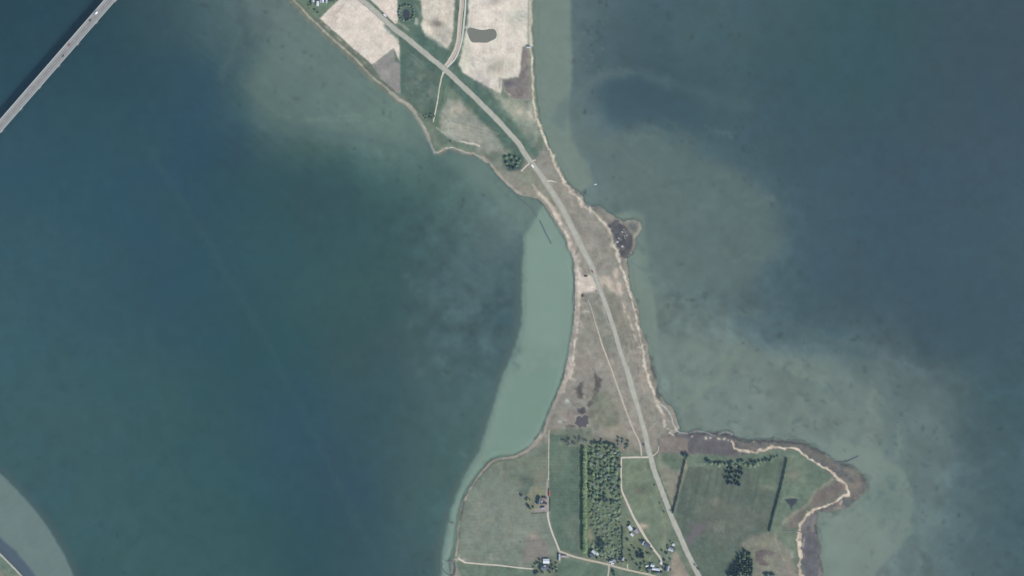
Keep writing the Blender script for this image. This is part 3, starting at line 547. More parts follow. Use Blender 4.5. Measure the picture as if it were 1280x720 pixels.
# coast strip along the south-west field
stroke(E([(470,98),(410,128),(330,134),(300,146),(262,184),(228,228),(194,280),(174,312),(160,350),(146,400),(138,440),(132,500),(126,560),(118,620)]), (176,164,152), [2.6,2.4,2.4,2.6,2.8,2.6,2.6,2.4,2.4,2,1.8,1.7,1.7,2.4], .8, .92, .9, cls='beach', var=.12)
stroke(E([(300,138),(262,174),(228,216),(188,276),(160,336)]), (96,96,90), 1.3, .7, .7, .5); stroke(E([(350,142),(304,158),(268,196),(236,238)]), (104,108,96), 1.2, .8, .6, .5)
stroke(E([(160,345),(148,400),(140,440)]), (86,90,86), 1.6, .8, .7, .5); stroke(E([(136,500),(134,530)]), (86,92,88), 1.4, .8, .7, .4)
fill(V([(205,430),(240,420),(290,560),(290,760),(190,760),(180,560)]), (142,140,132), 1.2, .9, .8); stroke(V([(222,430),(232,480),(215,540),(190,560)]), (72,84,94), 2.2, .9, .9, .4); stroke(V([(200,430),(190,540)]), (132,134,128), 1.5, .8, .8)
blob(*one(V,240,395), 2.2, 2, (188,178,166), .8); blob(*one(V,270,370), 1.6, 2.4, (184,184,172), .8); blob(*one(V,310,400), 3, 1.8, (192,184,168), .8); stroke(V([(315,430),(320,485)]), (186,190,178), 1.2, .7, .7, nz=NF)
fill([(-200,602),(0,693),(29,724),(59,764),(89,860),(-200,860)], (112,130,116), 1, 1, .4, var=.08)
stroke([(-160,612),(0,692.5),(30,723),(62,764)], (204,202,194), 1.5, .6, 1, .2)
blob(3, 716, 5, 4, (140,132,118), .6)
for (x0_, x1_, y0_, y1_, rot_, per, amp) in [(583,662,-100,90,math.radians(4),4.2,.022),(405,500,-60,76,math.radians(38),4.0,.018),(575,690,560,712,math.radians(86),4.6,.022),(690,724,560,690,math.radians(90),4.0,.025),(528,556,-60,55,math.radians(6),4.0,.022)]:
    sl_ = box([(x0_, y0_), (x1_, y1_)], 0)
    u_ = PX[sl_]*math.cos(rot_)+PY[sl_]*math.sin(rot_)+1.2*WBX[sl_]
    IMG[sl_] *= (1+amp*np.sin(u_*2*math.pi/per)*np.clip(.5+NB[sl_], 0, 1)*np.clip(SD[sl_]-3, 0, 1))[..., None]
# overall fine variation of the ground cover
lm = np.clip(SD, 0, 1)[..., None]
md = IMG.mean(2, keepdims=True)
IMG += lm*((md-IMG)*.10+np.array((-1, 0, 1), np.float32))
rd = np.clip(1-np.abs(PY-390)/170, 0, 1)[..., None]
IMG *= 1+lm*rd*(.035*vnoise(2.2, 93, 30, math.radians(-17))[..., None])
IMG *= 1+lm*.05*(vnoise(2.6, 95)*np.clip(vnoise(22, 96)+.35, 0, 1))[..., None]
IMG *= 1+lm*(.042*NF[..., None]+.020*NP[..., None]+.030*NM[..., None])
IMG += lm*(NM[..., None]*np.array((2.0,-.5,-2.0), np.float32)+NF[..., None]*np.array((-1.2,.8,.6), np.float32))
np.clip(IMG, 8, 245, out=IMG)
CLS[(SD < 1.2)] = 0

def lin(a): a = np.asarray(a, np.float32)/255; return np.where(a < .04045, a/12.92, ((a+.055)/1.055)**2.4)
def albedo(a): return np.maximum(lin(a)-AIR, .003)/KEXP.astype(np.float32)
ALB = albedo(IMG)
# depth of water and how far one sees through it
def boxblur(a, r):
    for ax in (0, 1):
        pad = [(r+1, r) if k == ax else (0, 0) for k in range(a.ndim)]
        c = np.cumsum(np.pad(a, pad, 'edge'), axis=ax, dtype=np.float64)
        n = a.shape[ax]
        a = ((np.take(c, range(2*r+1, 2*r+1+n), ax)-np.take(c, range(0, n), ax))/(2*r+1)).astype(np.float32)
    return a
lum = boxblur(boxblur(SEAIMG.mean(2), 5), 5)
DEPTH = .8+5.2*np.clip((128-lum)/48, 0, 1)
def see(d): return .72*(1-np.exp(-d*.75))
WCOL = boxblur(boxblur(albedo(SEAIMG), 12), 12)*1.04
SPEC = np.array((.0, .0, .0), np.float32)

# ------------------------------------------------------------------ materials
def nodemat(name):
    m = bpy.data.materials.new(name); m.use_nodes = True
    return m, m.node_tree, m.node_tree.nodes['Principled BSDF']
def cover_mat(name, fine=.15, rough=.95):
    m, nt, b = nodemat(name)
    at_ = nt.nodes.new('ShaderNodeAttribute'); at_.attribute_name = 'cover'
    tc = nt.nodes.new('ShaderNodeTexCoord')
    n1 = nt.nodes.new('ShaderNodeTexNoise'); n1.inputs['Scale'].default_value = .45; n1.inputs['Detail'].default_value = 5; n1.inputs['Roughness'].default_value = .7
    nt.links.new(tc.outputs['Object'], n1.inputs['Vector'])
    mr = nt.nodes.new('ShaderNodeMapRange'); mr.inputs[1].default_value = .25; mr.inputs[2].default_value = .75; mr.inputs[3].default_value = 1-fine; mr.inputs[4].default_value = 1+fine
    nt.links.new(n1.outputs[0], mr.inputs[0])
    vm = nt.nodes.new('ShaderNodeVectorMath'); vm.operation = 'SCALE'
    nt.links.new(at_.outputs['Color'], vm.inputs[0]); nt.links.new(mr.outputs[0], vm.inputs['Scale'])
    nt.links.new(vm.outputs[0], b.inputs['Base Color'])
    b.inputs['Roughness'].default_value = rough; b.inputs['Specular IOR Level'].default_value = .1
    return m
def plain(name, rgb, rough=.7, var=.12, scale=.6, spec=.3, metal=0):
    """rgb is an albedo; a little procedural wear on it"""
    m, nt, b = nodemat(name)
    tc = nt.nodes.new('ShaderNodeTexCoord')
    n = nt.nodes.new('ShaderNodeTexNoise'); n.inputs['Scale'].default_value = scale; n.inputs['Detail'].default_value = 4; n.inputs['Roughness'].default_value = .65
    nt.links.new(tc.outputs['Object'], n.inputs['Vector'])
    mr = nt.nodes.new('ShaderNodeMapRange'); mr.inputs[1].default_value = .3; mr.inputs[2].default_value = .7; mr.inputs[3].default_value = 1-var; mr.inputs[4].default_value = 1+var
    nt.links.new(n.outputs[0], mr.inputs[0])
    c = nt.nodes.new('ShaderNodeVectorMath'); c.operation = 'SCALE'; c.inputs[0].default_value = rgb
    nt.links.new(mr.outputs[0], c.inputs['Scale']); nt.links.new(c.outputs[0], b.inputs['Base Color'])
    b.inputs['Roughness'].default_value = rough; b.inputs['Specular IOR Level'].default_value = spec; b.inputs['Metallic'].default_value = metal
    return m
def disp(r, g, b): return tuple(float(v) for v in albedo((r, g, b)))

M_COVER = cover_mat('ground_cover'); M_BED = cover_mat('sea_bed', .03)
def leafmat(name, a, b_, c):
    m, nt, b = nodemat(name)
    oi = nt.nodes.new('ShaderNodeObjectInfo'); g = nt.nodes.new('ShaderNodeNewGeometry')
    ad = nt.nodes.new('ShaderNodeMath'); ad.operation = 'MULTIPLY_ADD'; ad.inputs[1].default_value = .6
    sc_ = nt.nodes.new('ShaderNodeMath'); sc_.operation = 'MULTIPLY'; sc_.inputs[1].default_value = .4
    nt.links.new(g.outputs['Random Per Island'], sc_.inputs[0]); nt.links.new(oi.outputs['Random'], ad.inputs[0]); nt.links.new(sc_.outputs[0], ad.inputs[2])
    cr = nt.nodes.new('ShaderNodeValToRGB'); e = cr.color_ramp.elements
    e[0].color = (*a, 1); e[1].color = (*c, 1); k = e.new(.5); k.color = (*b_, 1)
    nt.links.new(ad.outputs[0], cr.inputs[0]); nt.links.new(cr.outputs[0], b.inputs['Base Color'])
    b.inputs['Roughness'].default_value = .7; b.inputs['Specular IOR Level'].default_value = .25
    tr = nt.nodes.new('ShaderNodeBsdfTranslucent'); mx = nt.nodes.new('ShaderNodeMixShader'); mx.inputs[0].default_value = .35
    nt.links.new(cr.outputs[0], tr.inputs['Color']); nt.links.new(b.outputs[0], mx.inputs[1]); nt.links.new(tr.outputs[0], mx.inputs[2])
    nt.links.new(mx.outputs[0], nt.nodes['Material Output'].inputs['Surface'])
    return m
LEAF = {
 'fresh': leafmat('fresh_leaves', (.22,.30,.15), (.26,.34,.165), (.29,.36,.18)),
 'mixed': leafmat('plantation_leaves', (.12,.18,.13), (.18,.245,.15), (.25,.30,.175)),
 'dull': leafmat('thin_grey_twigs', (.18,.21,.18), (.24,.26,.22), (.28,.29,.25)),
 'dark': leafmat('dark_needles', (.045,.078,.072), (.062,.102,.09), (.09,.135,.11)),
 'yellow': leafmat('yellow_green_leaves', (.24,.29,.18), (.28,.33,.21), (.32,.36,.24)),
}
M_BARK = plain('bark', (.09,.07,.055)); M_ASPH = plain('asphalt', disp(174,178,171), .9, .12, .12, .15)
M_DIRT = plain('dirt_track', disp(186,180,168), .95, .12, .3, .1); M_PALE = plain('pale_gravel', disp(200,196,186), .95, .1, .3, .1)
M_PINK = plain('reddish_gravel', disp(186,172,165), .95, .08, .3, .1); M_LINE = plain('road_paint', disp(198,204,200), .8, .1)
M_DECK = plain('bridge_asphalt', disp(140,143,148), .9, .06, .15, .15); M_CONC = plain('bridge_concrete', disp(158,168,172), .9, .07, .2, .15)
M_STEEL = plain('galvanised_steel', (.42,.44,.45), .5, .1, 1, .5, .3)
M_WHITE = plain('white_roof_sheet', (.43,.45,.45), .6, .08); M_RED = plain('red_tile', (.26,.075,.06), .8, .15); M_BROWN = plain('brown_tile', (.16,.105,.10), .85, .15)
M_SLATE = plain('slate_roof', (.07,.085,.105), .8, .15); M_GREY = plain('grey_roof_sheet', (.30,.31,.33), .7, .1); M_LILAC = plain('fibre_cement_roof', (.24,.22,.25), .8, .12)
M_WALL = plain('lime_washed_wall', (.62,.60,.56), .9, .06); M_BRICK = plain('brick_wall', (.30,.17,.13), .9, .1); M_GLASS = plain('window_glass', (.03,.035,.04), .1, .1, 1, .6)
M_DOOR = plain('painted_door', (.10,.14,.12), .6); M_STONE = plain('boulder_stone', (.085,.10,.10), .9, .25, .8); M_PALEST = plain('pale_stone', (.30,.30,.29), .9, .15, .8)
M_TIMBER = plain('weathered_timber', (.13,.12,.11), .9, .2, 1.5); M_TYRE = plain('tyre_rubber', (.03,.03,.03), .9)
CARP = {'white': plain('white_car_paint', (.7,.7,.7), .35, .03, 1, .5), 'dark': plain('dark_car_paint', (.02,.025,.03), .3, .03, 1, .5), 'red': plain('red_car_paint', (.25,.03,.03), .3, .03, 1, .5),
        'grey': plain('grey_car_paint', (.22,.23,.25), .35, .03, 1, .5), 'blue': plain('blue_car_paint', (.03,.06,.14), .3, .03, 1, .5)}

def water_mat():
    m, nt, b = nodemat('turbid_sea_water')
    a = nt.nodes.new('ShaderNodeAttribute'); a.attribute_name = 'scatter'
    f = nt.nodes.new('ShaderNodeAttribute'); f.attribute_name = 'murk'
    nt.links.new(a.outputs['Color'], b.inputs['Base Color'])
    b.inputs['Roughness'].default_value = .25; b.inputs['Specular IOR Level'].default_value = .25; b.inputs['IOR'].default_value = 1.33
    tc = nt.nodes.new('ShaderNodeTexCoord'); n = nt.nodes.new('ShaderNodeTexNoise'); n.inputs['Scale'].default_value = .35; n.inputs['Detail'].default_value = 4
    nt.links.new(tc.outputs['Object'], n.inputs['Vector'])
    bp = nt.nodes.new('ShaderNodeBump'); bp.inputs['Strength'].default_value = .12; bp.inputs['Distance'].default_value = .3
    nt.links.new(n.outputs[0], bp.inputs['Height']); nt.links.new(bp.outputs[0], b.inputs['Normal'])
    t = nt.nodes.new('ShaderNodeBsdfTransparent'); mx = nt.nodes.new('ShaderNodeMixShader')
    nt.links.new(f.outputs['Fac'], mx.inputs[0]); nt.links.new(t.outputs[0], mx.inputs[1]); nt.links.new(b.outputs[0], mx.inputs[2])
    nt.links.new(mx.outputs[0], nt.nodes['Material Output'].inputs['Surface'])
    return m
M_SEA = water_mat()
M_POND = plain('pond_water', disp(124,128,122), .15, .04, .1, .4); M_POND2 = plain('dark_pond_water', disp(68,75,86), .15, .06, .1, .4)

# ------------------------------------------------------------------ mesh helpers
def tag(o, label=None, cat=None, group=None, kind=None):
    for k, v in (('label', label), ('category', cat), ('group', group), ('kind', kind)):
        if v: o[k] = v
    return o
def obj(name, verts, faces, mat=None, parent=None, smooth=False):
    me = bpy.data.meshes.new(name); me.from_pydata([tuple(v) for v in verts], [], faces); me.update()
    if mat: me.materials.append(mat)
    if smooth: me.polygons.foreach_set('use_smooth', [True]*len(me.polygons))
    o = bpy.data.objects.new(name, me); col.objects.link(o)
    if parent: o.parent = parent
    return o
def empty(name, loc, rz=0):
    o = bpy.data.objects.new(name, None); col.objects.link(o); o.location = loc; o.rotation_euler = (0, 0, rz); o.empty_display_size = 1
    return o
def gridmesh(name, xs, ys, zz, colr, mat, keep=None, extra=None, attr='cover'):
    """xs, ys 1-D photograph coordinates; zz (ny,nx); colr (ny,nx,3)"""
    nx, ny = len(xs), len(ys)
    gx_, gy_ = np.meshgrid(xs, ys)
    co = np.stack([wx(gx_), wy(gy_), zz], -1).reshape(-1, 3).astype(np.float32)
    i = (np.arange(ny-1)[:, None]*nx+np.arange(nx-1)[None, :])
    q = np.stack([i, i+nx, i+nx+1, i+1], -1)
    q = q[keep] if keep is not None else q.reshape(-1, 4)
    q = q.reshape(-1, 4)
    used, inv = np.unique(q, return_inverse=True)
    q = inv.reshape(-1, 4)
    me = bpy.data.meshes.new(name)
    me.vertices.add(len(used)); me.loops.add(q.size); me.polygons.add(len(q))
    me.vertices.foreach_set('co', co[used].ravel())
    me.loops.foreach_set('vertex_index', q.astype(np.int32).ravel())
    me.polygons.foreach_set('loop_start', np.arange(0, q.size, 4, dtype=np.int32))
    me.update(calc_edges=True)
    c4 = np.ones((len(used), 4), np.float32); c4[:, :3] = colr.reshape(-1, 3)[used]
    me.attributes.new(attr, 'FLOAT_COLOR', 'POINT').data.foreach_set('color', c4.ravel())
    if extra is not None:
        for k, v in extra.items():
            me.attributes.new(k, 'FLOAT', 'POINT').data.foreach_set('value', v.reshape(-1)[used].astype(np.float32))
    me.polygons.foreach_set('use_smooth', np.ones(len(q), bool))
    me.materials.append(mat); me.validate()
    o = bpy.data.objects.new(name, me); col.objects.link(o)
    return o
def samp(a, xs, ys):
    ix = np.clip(np.round(xs-X0).astype(int), 0, WN-1); iy = np.clip(np.round(ys-Y0).astype(int), 0, HN-1)
    return a[np.ix_(iy, ix)]

# ------------------------------------------------------------------ sea bed, sea, land
far = lambda lo, hi, st: np.concatenate([[-14000, -5000, -1500, -500], np.arange(lo, hi+1, st), [1900, 3000, 6500, 15500]]).astype(np.float64)
xs, ys = far(X0, X1, 2), far(Y0, Y1, 2)
dep = samp(DEPTH, xs, ys)
f2 = see(dep)[..., None]
alb = samp(ALB, xs, ys)
bed = np.clip((alb-f2*samp(WCOL, xs, ys))/(1-f2)**2, .012, .75)
o = gridmesh('seabed', xs, ys, np.where(samp(SD, xs, ys) > -6, -np.maximum(dep, 1.6), -dep), bed, M_BED); tag(o, 'sandy and weedy sea bottom under the water', 'seabed', kind='structure')
xs, ys = far(X0, X1, 4), far(Y0, Y1, 4)
f4 = see(samp(DEPTH, xs, ys))
o = gridmesh('sea', xs, ys, np.zeros((len(ys), len(xs))), samp(WCOL, xs, ys), M_SEA, extra={'murk': f4}, attr='scatter'); tag(o, 'blue-green sound on both sides of the causeway', 'sea', kind='structure')

ZL = np.clip(SD*.32, -.9, LAND_Z)
# gentle slope of the shore
xs = np.arange(X0, X1+1).astype(np.float64); ys = np.arange(Y0, Y1+1).astype(np.float64)
mask = SD > -2.6
fl = see(DEPTH)[..., None]
under = np.clip(-ZL/.12, 0, 1)[..., None]
LALB = ALB*(1-under)+np.clip((ALB-fl*WCOL)/(1-fl)**2, .012, .75)*under
qm = mask[:-1, :-1] & mask[1:, :-1] & mask[:-1, 1:] & mask[1:, 1:]
qc = CLS[:-1, :-1]
LN = {'meadow': ('meadow', 'grassland and pasture covering the islands'), 'field_a': ('field', 'pale bare sandy field beside the north-west shore'), 'field_b': ('field', 'grey-brown triangle of field below the pale field'),
 'field_c': ('field', 'narrow pale bare field north of the main road'), 'field_d': ('field', 'pale field with a dark hollow left of the side road'), 'field_e': ('field', 'large pale sandy field with the brown pond'),
 'pasture': ('pasture', 'green pastures next to the roads'), 'wet_ground': ('wet_ground', 'brown wet hollows in the fields'), 'hay_meadow': ('hay_meadow', 'pale grassy meadow west of the main road'), 'beach': ('beach', 'pale sand and shingle strip along the shore'),
 'heath': ('heath', 'grey-brown dry grassland on the narrow neck'), 'dirt_yard': ('dirt_yard', 'pale bare dirt around the crossing on the neck'), 'marsh': ('marsh', 'dark marshy patches on the neck'), 'lagoon': ('lagoon', 'dark weedy lagoon inside the small spit'),
 'tidal_flat': ('tidal_flat', 'brown weed-covered flats outside the sand ridge'), 'field_f': ('field', 'large dull green field east of the main road'), 'field_g': ('field', 'large grey-green field at the south-west shore'),
 'farm_yard': ('farm_yard', 'yard and garden ground of the lone farm'), 'field_h': ('field', 'green field between the lone farm and the wood'), 'field_i': ('field', 'green field below the shore lane'), 'field_j': ('field', 'green field below the village lane'),
 'field_k': ('field', 'green field at the bottom beside the hamlet'), 'woodland_floor': ('woodland_floor', 'grassy ground between the plantation trees'), 'gardens': ('gardens', 'patchy gardens of the hamlet'), 'field_l': ('field', 'pinkish bare strip beside the road at the bottom')}
for k, cn in enumerate(CLSN):
    kp = qm & (qc == k)
    if not kp.any(): continue
    nm, lb = LN[cn]
    o = gridmesh(nm, xs, ys, ZL, LALB, M_COVER, kp); tag(o, lb, nm.replace('_', ' '), kind='structure')

def ribbon(name, pts, w, z, mat, label, cat, dense=3.0, jit=.12, parent=None):
    P = [Vector(p) for p in pts]; ws = w if isinstance(w, (list, tuple)) else [w]*len(P)
    out = []; n = len(P)
    for i in range(n-1):                                   # Catmull-Rom
        p0, p1, p2, p3 = P[max(i-1, 0)], P[i], P[i+1], P[min(i+2, n-1)]
        st = max(1, int((p2-p1).length/dense))
        for k in range(st):
            t = k/st
            q = .5*((2*p1)+(p2-p0)*t+(2*p0-5*p1+4*p2-p3)*t*t+(3*p1-p0-3*p2+p3)*t**3)
            out.append((q, ws[i]*(1-t)+ws[i+1]*t))
    out.append((P[-1], ws[-1]))
    v = []; f = []
    for i, (q, ww) in enumerate(out):
        a, b = out[max(i-1, 0)][0], out[min(i+1, len(out)-1)][0]
        d = (b-a).normalized(); nrm = Vector((-d.y, d.x))
        for s_ in (-.5, .5):
            e = q+nrm*(s_*ww*(1+rnd.uniform(-jit, jit)))
            v.append((wx(e.x), wy(e.y), z))
        if i: f.append((2*i-2, 2*i-1, 2*i+1, 2*i))
    o = obj(name, v, f, mat, parent)
    if o.data.polygons[0].normal.z < 0: o.data.flip_normals()
    if label: tag(o, label, cat, kind='structure')
    return o
def patch(name, pts, z, mat, label, cat, kind='structure'):
    n = len(pts); P = [Vector(p) for p in pts]; out = []
    for i in range(n):
        p0, p1, p2, p3 = P[i-1], P[i], P[(i+1) % n], P[(i+2) % n]
        for k in range(5):
            t = k/5
            out.append(.5*((2*p1)+(p2-p0)*t+(2*p0-5*p1+4*p2-p3)*t*t+(3*p1-p0-3*p2+p3)*t**3))
    o = obj(name, [(wx(p.x), wy(p.y), z) for p in out], [tuple(range(len(out)))], mat)
    if o.data.polygons[0].normal.z < 0: o.data.flip_normals()
    return tag(o, label, cat, kind=kind)

# ------------------------------------------------------------------ air
bv = [(x, y, z) for z in (-9, HC+80) for x, y in ((-21000,-21000),(21000,-21000),(21000,21000),(-21000,21000))]
hz = obj('haze', bv, [(0,3,2,1),(4,5,6,7),(0,1,5,4),(1,2,6,5),(2,3,7,6),(3,0,4,7)]); tag(hz, 'thin blue air between camera and ground', 'haze', kind='stuff')
hm = bpy.data.materials.new('thin_air'); hm.use_nodes = True; hn = hm.node_tree; hn.nodes.clear()
ho = hn.nodes.new('ShaderNodeOutputMaterial'); hv = hn.nodes.new('ShaderNodeVolumePrincipled'); hn.links.new(hv.outputs[0], ho.inputs['Volume'])
hv.inputs['Density'].default_value = 9e-6; hv.inputs['Color'].default_value = (.55, .8, 1, 1); hv.inputs['Anisotropy'].default_value = 0
hz.data.materials.append(hm)

# ------------------------------------------------------------------ roads and lanes
ROAD = A([(-140,-430),(-40,-340),(60,-252),(160,-164),(250,-84),(300,-40),(345,0),(400,45),(450,90),(500,135),(560,180),(620,230),(680,280),(740,328),(800,385),(860,440),(920,500),(980,560),(1040,625),(1090,680)]) \
     + B([(540,165),(575,210),(620,270),(660,330),(700,390),(735,450),(770,520),(800,580),(835,650)]) + C([(600,105),(635,172),(665,250),(690,320),(715,390),(745,470),(775,560),(800,640)]) \
     + D([(835,70),(865,150),(890,230),(915,320),(945,420),(970,510),(995,600)]) + E([(1080,80),(1095,130),(1110,190),(1140,270),(1170,350),(1200,430),(1240,520),(1275,600)]) + F([(270,670),(293,719),(340,820),(520,1220)])
RW = [4.9]*len(ROAD)
for i, (x, y) in enumerate(ROAD):
    if 320 < y < 540: RW[i] = 4.1
    if 470 < y < 505: RW[i] = 5.6
M_VERGE = plain('gravel_verge', disp(164,162,153), .95, .12, .3, .1)
ribbon('road_verge', ROAD, [w+(3.4 if 225 < y < 360 else 1.8) for w, (x, y) in zip(RW, ROAD)], LAND_Z+.05, M_VERGE, 'gravelly verges of the main road', 'verge', jit=.12)
ribbon('main_road', ROAD, RW, LAND_Z+.10, M_ASPH, 'pale grey main road running down the causeway', 'road', jit=.02)
LP = A([(742,312),(762,285),(787,240),(802,190),(808,120),(813,60),(818,0),(830,-420)])
ribbon('side_road', LP, 5.2, LAND_Z+.06, M_PALE, 'pale gravel side road going north', 'road', jit=.05)
ribbon('side_road_middle', [(x+1, y) for x, y in LP], 2.0, LAND_Z+.11, M_PINK, 'reddish worn strip along the side road', 'road', jit=.1)
ribbon('field_track', A([(748,318),(770,297),(792,268),(812,215),(823,160),(829,100),(833,60),(836,0),(850,-420)]), 2.0, LAND_Z+.09, M_LINE, 'thin white track right of the side road', 'track', jit=.08)
ribbon('field_lane', A([(733,338),(722,370),(712,420),(705,470),(695,520),(684,575)]), [2.6,1.8,1.5,1.5,1.4,1.2], LAND_Z+.06, M_PALE, 'pale lane from the crossroads to the shore', 'lane', jit=.3)
ribbon('slip_lane', B([(572,212),(550,232),(525,257)]), 1.8, LAND_Z+.06, M_PALE, 'short lane branching off towards the small thicket', 'lane')
ribbon('slip_lane', B([(575,206),(598,200)]), 1.4, LAND_Z+.06, M_PALE, 'stub of lane on the east side of the main road', 'lane')
ribbon('slip_lane', B([(655,306),(675,304),(705,312)]), [1.8,1.6,.8], LAND_Z+.06, M_PALE, 'field entrance on the east side of the main road', 'lane', jit=.3)
ribbon('farm_track', C([(615,400),(640,470),(665,560),(690,640)])+D([(705,0),(735,80),(770,170),(805,270),(840,370),(880,480),(920,580),(955,650)])+E([(1044,80),(1048,118)]), [.7,.9,1.2,1.5]+[2.0]*11, LAND_Z+.06, M_DIRT, 'narrow dirt track running left of the main road', 'track', jit=.2)
ribbon('lane', E([(947,128),(1000,127),(1082,126)]), 2.2, LAND_Z+.07, M_PALE, 'short pale lane from the main road to the wood', 'lane', jit=.1)
ribbon('lane', E([(947,126),(946,200),(948,285),(965,330),(985,375),(1010,430),(1040,480),(1075,540),(1110,590),(1143,635),(1146,690)]), [1.8,1.8,2,2.2,2.4,2.6,3.2,2.8,2.6,2.6,2.4], LAND_Z+.08, M_PALE, 'pale gravel lane along the wood edge to the hamlet', 'lane', jit=.12)
ribbon('lane', E([(578,398),(583,440),(600,500),(620,550),(638,598)]), [2.4,2.2,2,2,2.2], LAND_Z+.06, M_PALE, 'pale drive down from the lone farm', 'lane', jit=.12)
ribbon('lane', E([(633,594),(660,604),(700,620),(780,640),(870,660),(960,685),(1050,705),(1110,720),(1300,790)]), 2.4, LAND_Z+.09, M_DIRT, 'grey village lane crossing the bottom of the picture', 'lane', jit=.12)
ribbon('lane', E([(585,-10),(584,60),(583,120),(583,240)]), 1.1, LAND_Z+.05, M_DIRT, 'faint straight field path north of the lone farm', 'path', jit=.25)
ribbon('lane', E([(130,632),(145,640),(165,652),(250,660),(350,668),(430,678),(512,685)]), [2,2.4,2,1.7,1.7,1.7,1.6], LAND_Z+.06, M_PALE, 'thin pale lane leading to the shore landing', 'lane', jit=.12)
ribbon('lane', E([(886,664),(884,690),(880,720),(870,860)]), 1.8, LAND_Z+.06, M_DIRT, 'lane turning south from the village lane', 'lane', jit=.15)
ribbon('lane', I([(194,650),(196,600)]), 1.2, LAND_Z+.06, M_PALE, 'white stub drive north of the village lane', 'lane', jit=.1)
ribbon('shoulder', D([(890,225),(905,280),(918,330),(935,390)]), [1,3.6,3.2,1], LAND_Z+.07, M_VERGE, 'widened pale lay-by on the main road', 'lay-by', jit=.1)
ribbon('lane', F([(45,128),(75,112),(92,90),(94,70)]), [2.4,1.6,1.2,1], LAND_Z+.06, M_DIRT, 'short curved track east of the main road junction', 'track', jit=.2)
# ponds
patch('pond', O([(240,375),(265,345),(310,350),(380,368),(450,375),(520,362),(575,365),(605,400),(608,450),(590,485),(530,515),(480,535),(400,532),(310,530),(275,500),(250,430)]), LAND_Z+.05, M_POND, 'kidney-shaped brown pond in the pale sandy field', 'pond')
patch('pond', A([(545,48),(560,45),(572,60),(568,85),(552,88),(540,72)]), LAND_Z+.05, M_POND2, 'small dark pond inside the round copse', 'pond')
patch('pond', M([(104,468),(200,460),(186,490),(165,508),(152,508),(126,492)]), LAND_Z+.05, M_POND2, 'small dark triangular pond in the eastern pasture', 'pond')
patch('pond', D([(538,488),(560,480),(572,490),(590,474),(616,482),(612,505),(618,528),(600,540),(604,556),(575,550),(556,560),(545,542),(526,532),(534,510)]), LAND_Z+.05, plain('marsh_water', disp(92,92,98), .3, .1, .2, .3), 'dark marsh pool at the south end of the neck', 'pond')
patch('pond', I([(860,210),(900,195),(965,205),(955,250),(900,300),(870,340),(850,390),(820,410),(790,380),(795,340),(840,300)]), LAND_Z+.04, plain('wet_hollow', disp(104,104,108), .7, .06, .12, .2), 'flooded grey hollow in the dull green field', 'pond')

# ------------------------------------------------------------------ boxes, bridge
def boxm(v, f, c, sx, sy, sz, rz=0, taper=1.0):
    n = len(v); co, si = math.cos(rz), math.sin(rz)
    for zz, t in ((0, 1), (sz, taper)):
        for a, b in ((-1,-1),(1,-1),(1,1),(-1,1)):
            x, y = a*sx/2*t, b*sy/2*t
            v.append((c[0]+x*co-y*si, c[1]+x*si+y*co, c[2]+zz))
    f += [(n, n+3, n+2, n+1), (n+4, n+5, n+6, n+7), (n, n+1, n+5, n+4), (n+1, n+2, n+6, n+5), (n+2, n+3, n+7, n+6), (n+3, n, n+4, n+7)]
def bobj(name, boxes, mat, parent=None):
    v, f = [], []
    for b in boxes: boxm(v, f, *b)
    return obj(name, v, f, mat, parent)
def cyl(v, f, a, b, r0, r1, seg=8):
    a, b = Vector(a), Vector(b); d = (b-a).normalized()
    u = d.orthogonal().normalized(); w = d.cross(u); n = len(v)
    for p, r in ((a, r0), (b, r1)):
        for k in range(seg):
            q = 2*math.pi*k/seg; v.append(tuple(p+u*(r*math.cos(q))+w*(r*math.sin(q))))
    for k in range(seg): f.append((n+k, n+(k+1) % seg, n+seg+(k+1) % seg, n+seg+k))
    f.append(tuple(range(n, n+seg))[::-1]); f.append(tuple(range(n+seg, n+2*seg)))

BZ = 13.5
b0, b1 = at(0, 157.8, BZ), at(137.5, 0, BZ)
bd = (b1-b0).normalized(); brot = math.atan2(bd.y, bd.x); blen = (b1-b0).length
bridge = empty('road_bridge', ((b0+b1)/2).xy.to_3d(), brot)
tag(bridge, 'long grey concrete road bridge crossing the water in the corner', 'bridge')
HL = 330
bobj('deck', [((0,0,BZ-1.0), 2*HL, 14.0, .9)], M_CONC, bridge)
cw = bobj('carriageway', [((0,0,BZ-.1), 2*HL, 8.2, .12)], M_DECK, bridge)
for y in (-3.7, 3.7): bobj('edge_line', [((0,y,BZ+.02), 2*HL, .35, .012)], M_LINE, cw)
for k in range(-21, 22): bobj('centre_line', [((k*15.0,0,BZ+.02), 5, .3, .012)], M_LINE, cw)
for y in (-1, 1):
    bobj('footway', [((0,y*5.2,BZ-.1), 2*HL, 2.2, .25)], plain('footway_concrete', disp(150,152,152), .9, .06, .2), bridge)
    bobj('kerb', [((0,y*6.5,BZ-.1), 2*HL, 1.0, .42)], plain('kerb_concrete', disp(188,198,200), .9, .05, .2), bridge)
    rl = bobj('railing', [((0,y*6.85,BZ+1.15), 2*HL, .10, .10), ((0,y*6.85,BZ+.75), 2*HL, .06, .06)], M_STEEL, bridge)
    v, f = [], []
    for k in range(-110, 111): boxm(v, f, (k*3.0, y*6.85, BZ+.3), .08, .08, .9)
    tag(obj('railing_post', v, f, M_STEEL, rl), kind='stuff')
for y in (-3.6, 3.6): bobj('girder', [((0,y,BZ-3.2), 2*HL, 1.6, 2.2)], M_CONC, bridge)
for k in range(-7, 8):
    p = bobj('pier', [((k*45.0,0,-6), 2.2, 9.0, BZ+2.6, 0, .85)], M_CONC, bridge)
    bobj('pier_footing', [((k*45.0,0,-7), 6, 13, 7.8, 0, .8)], M_CONC, p)
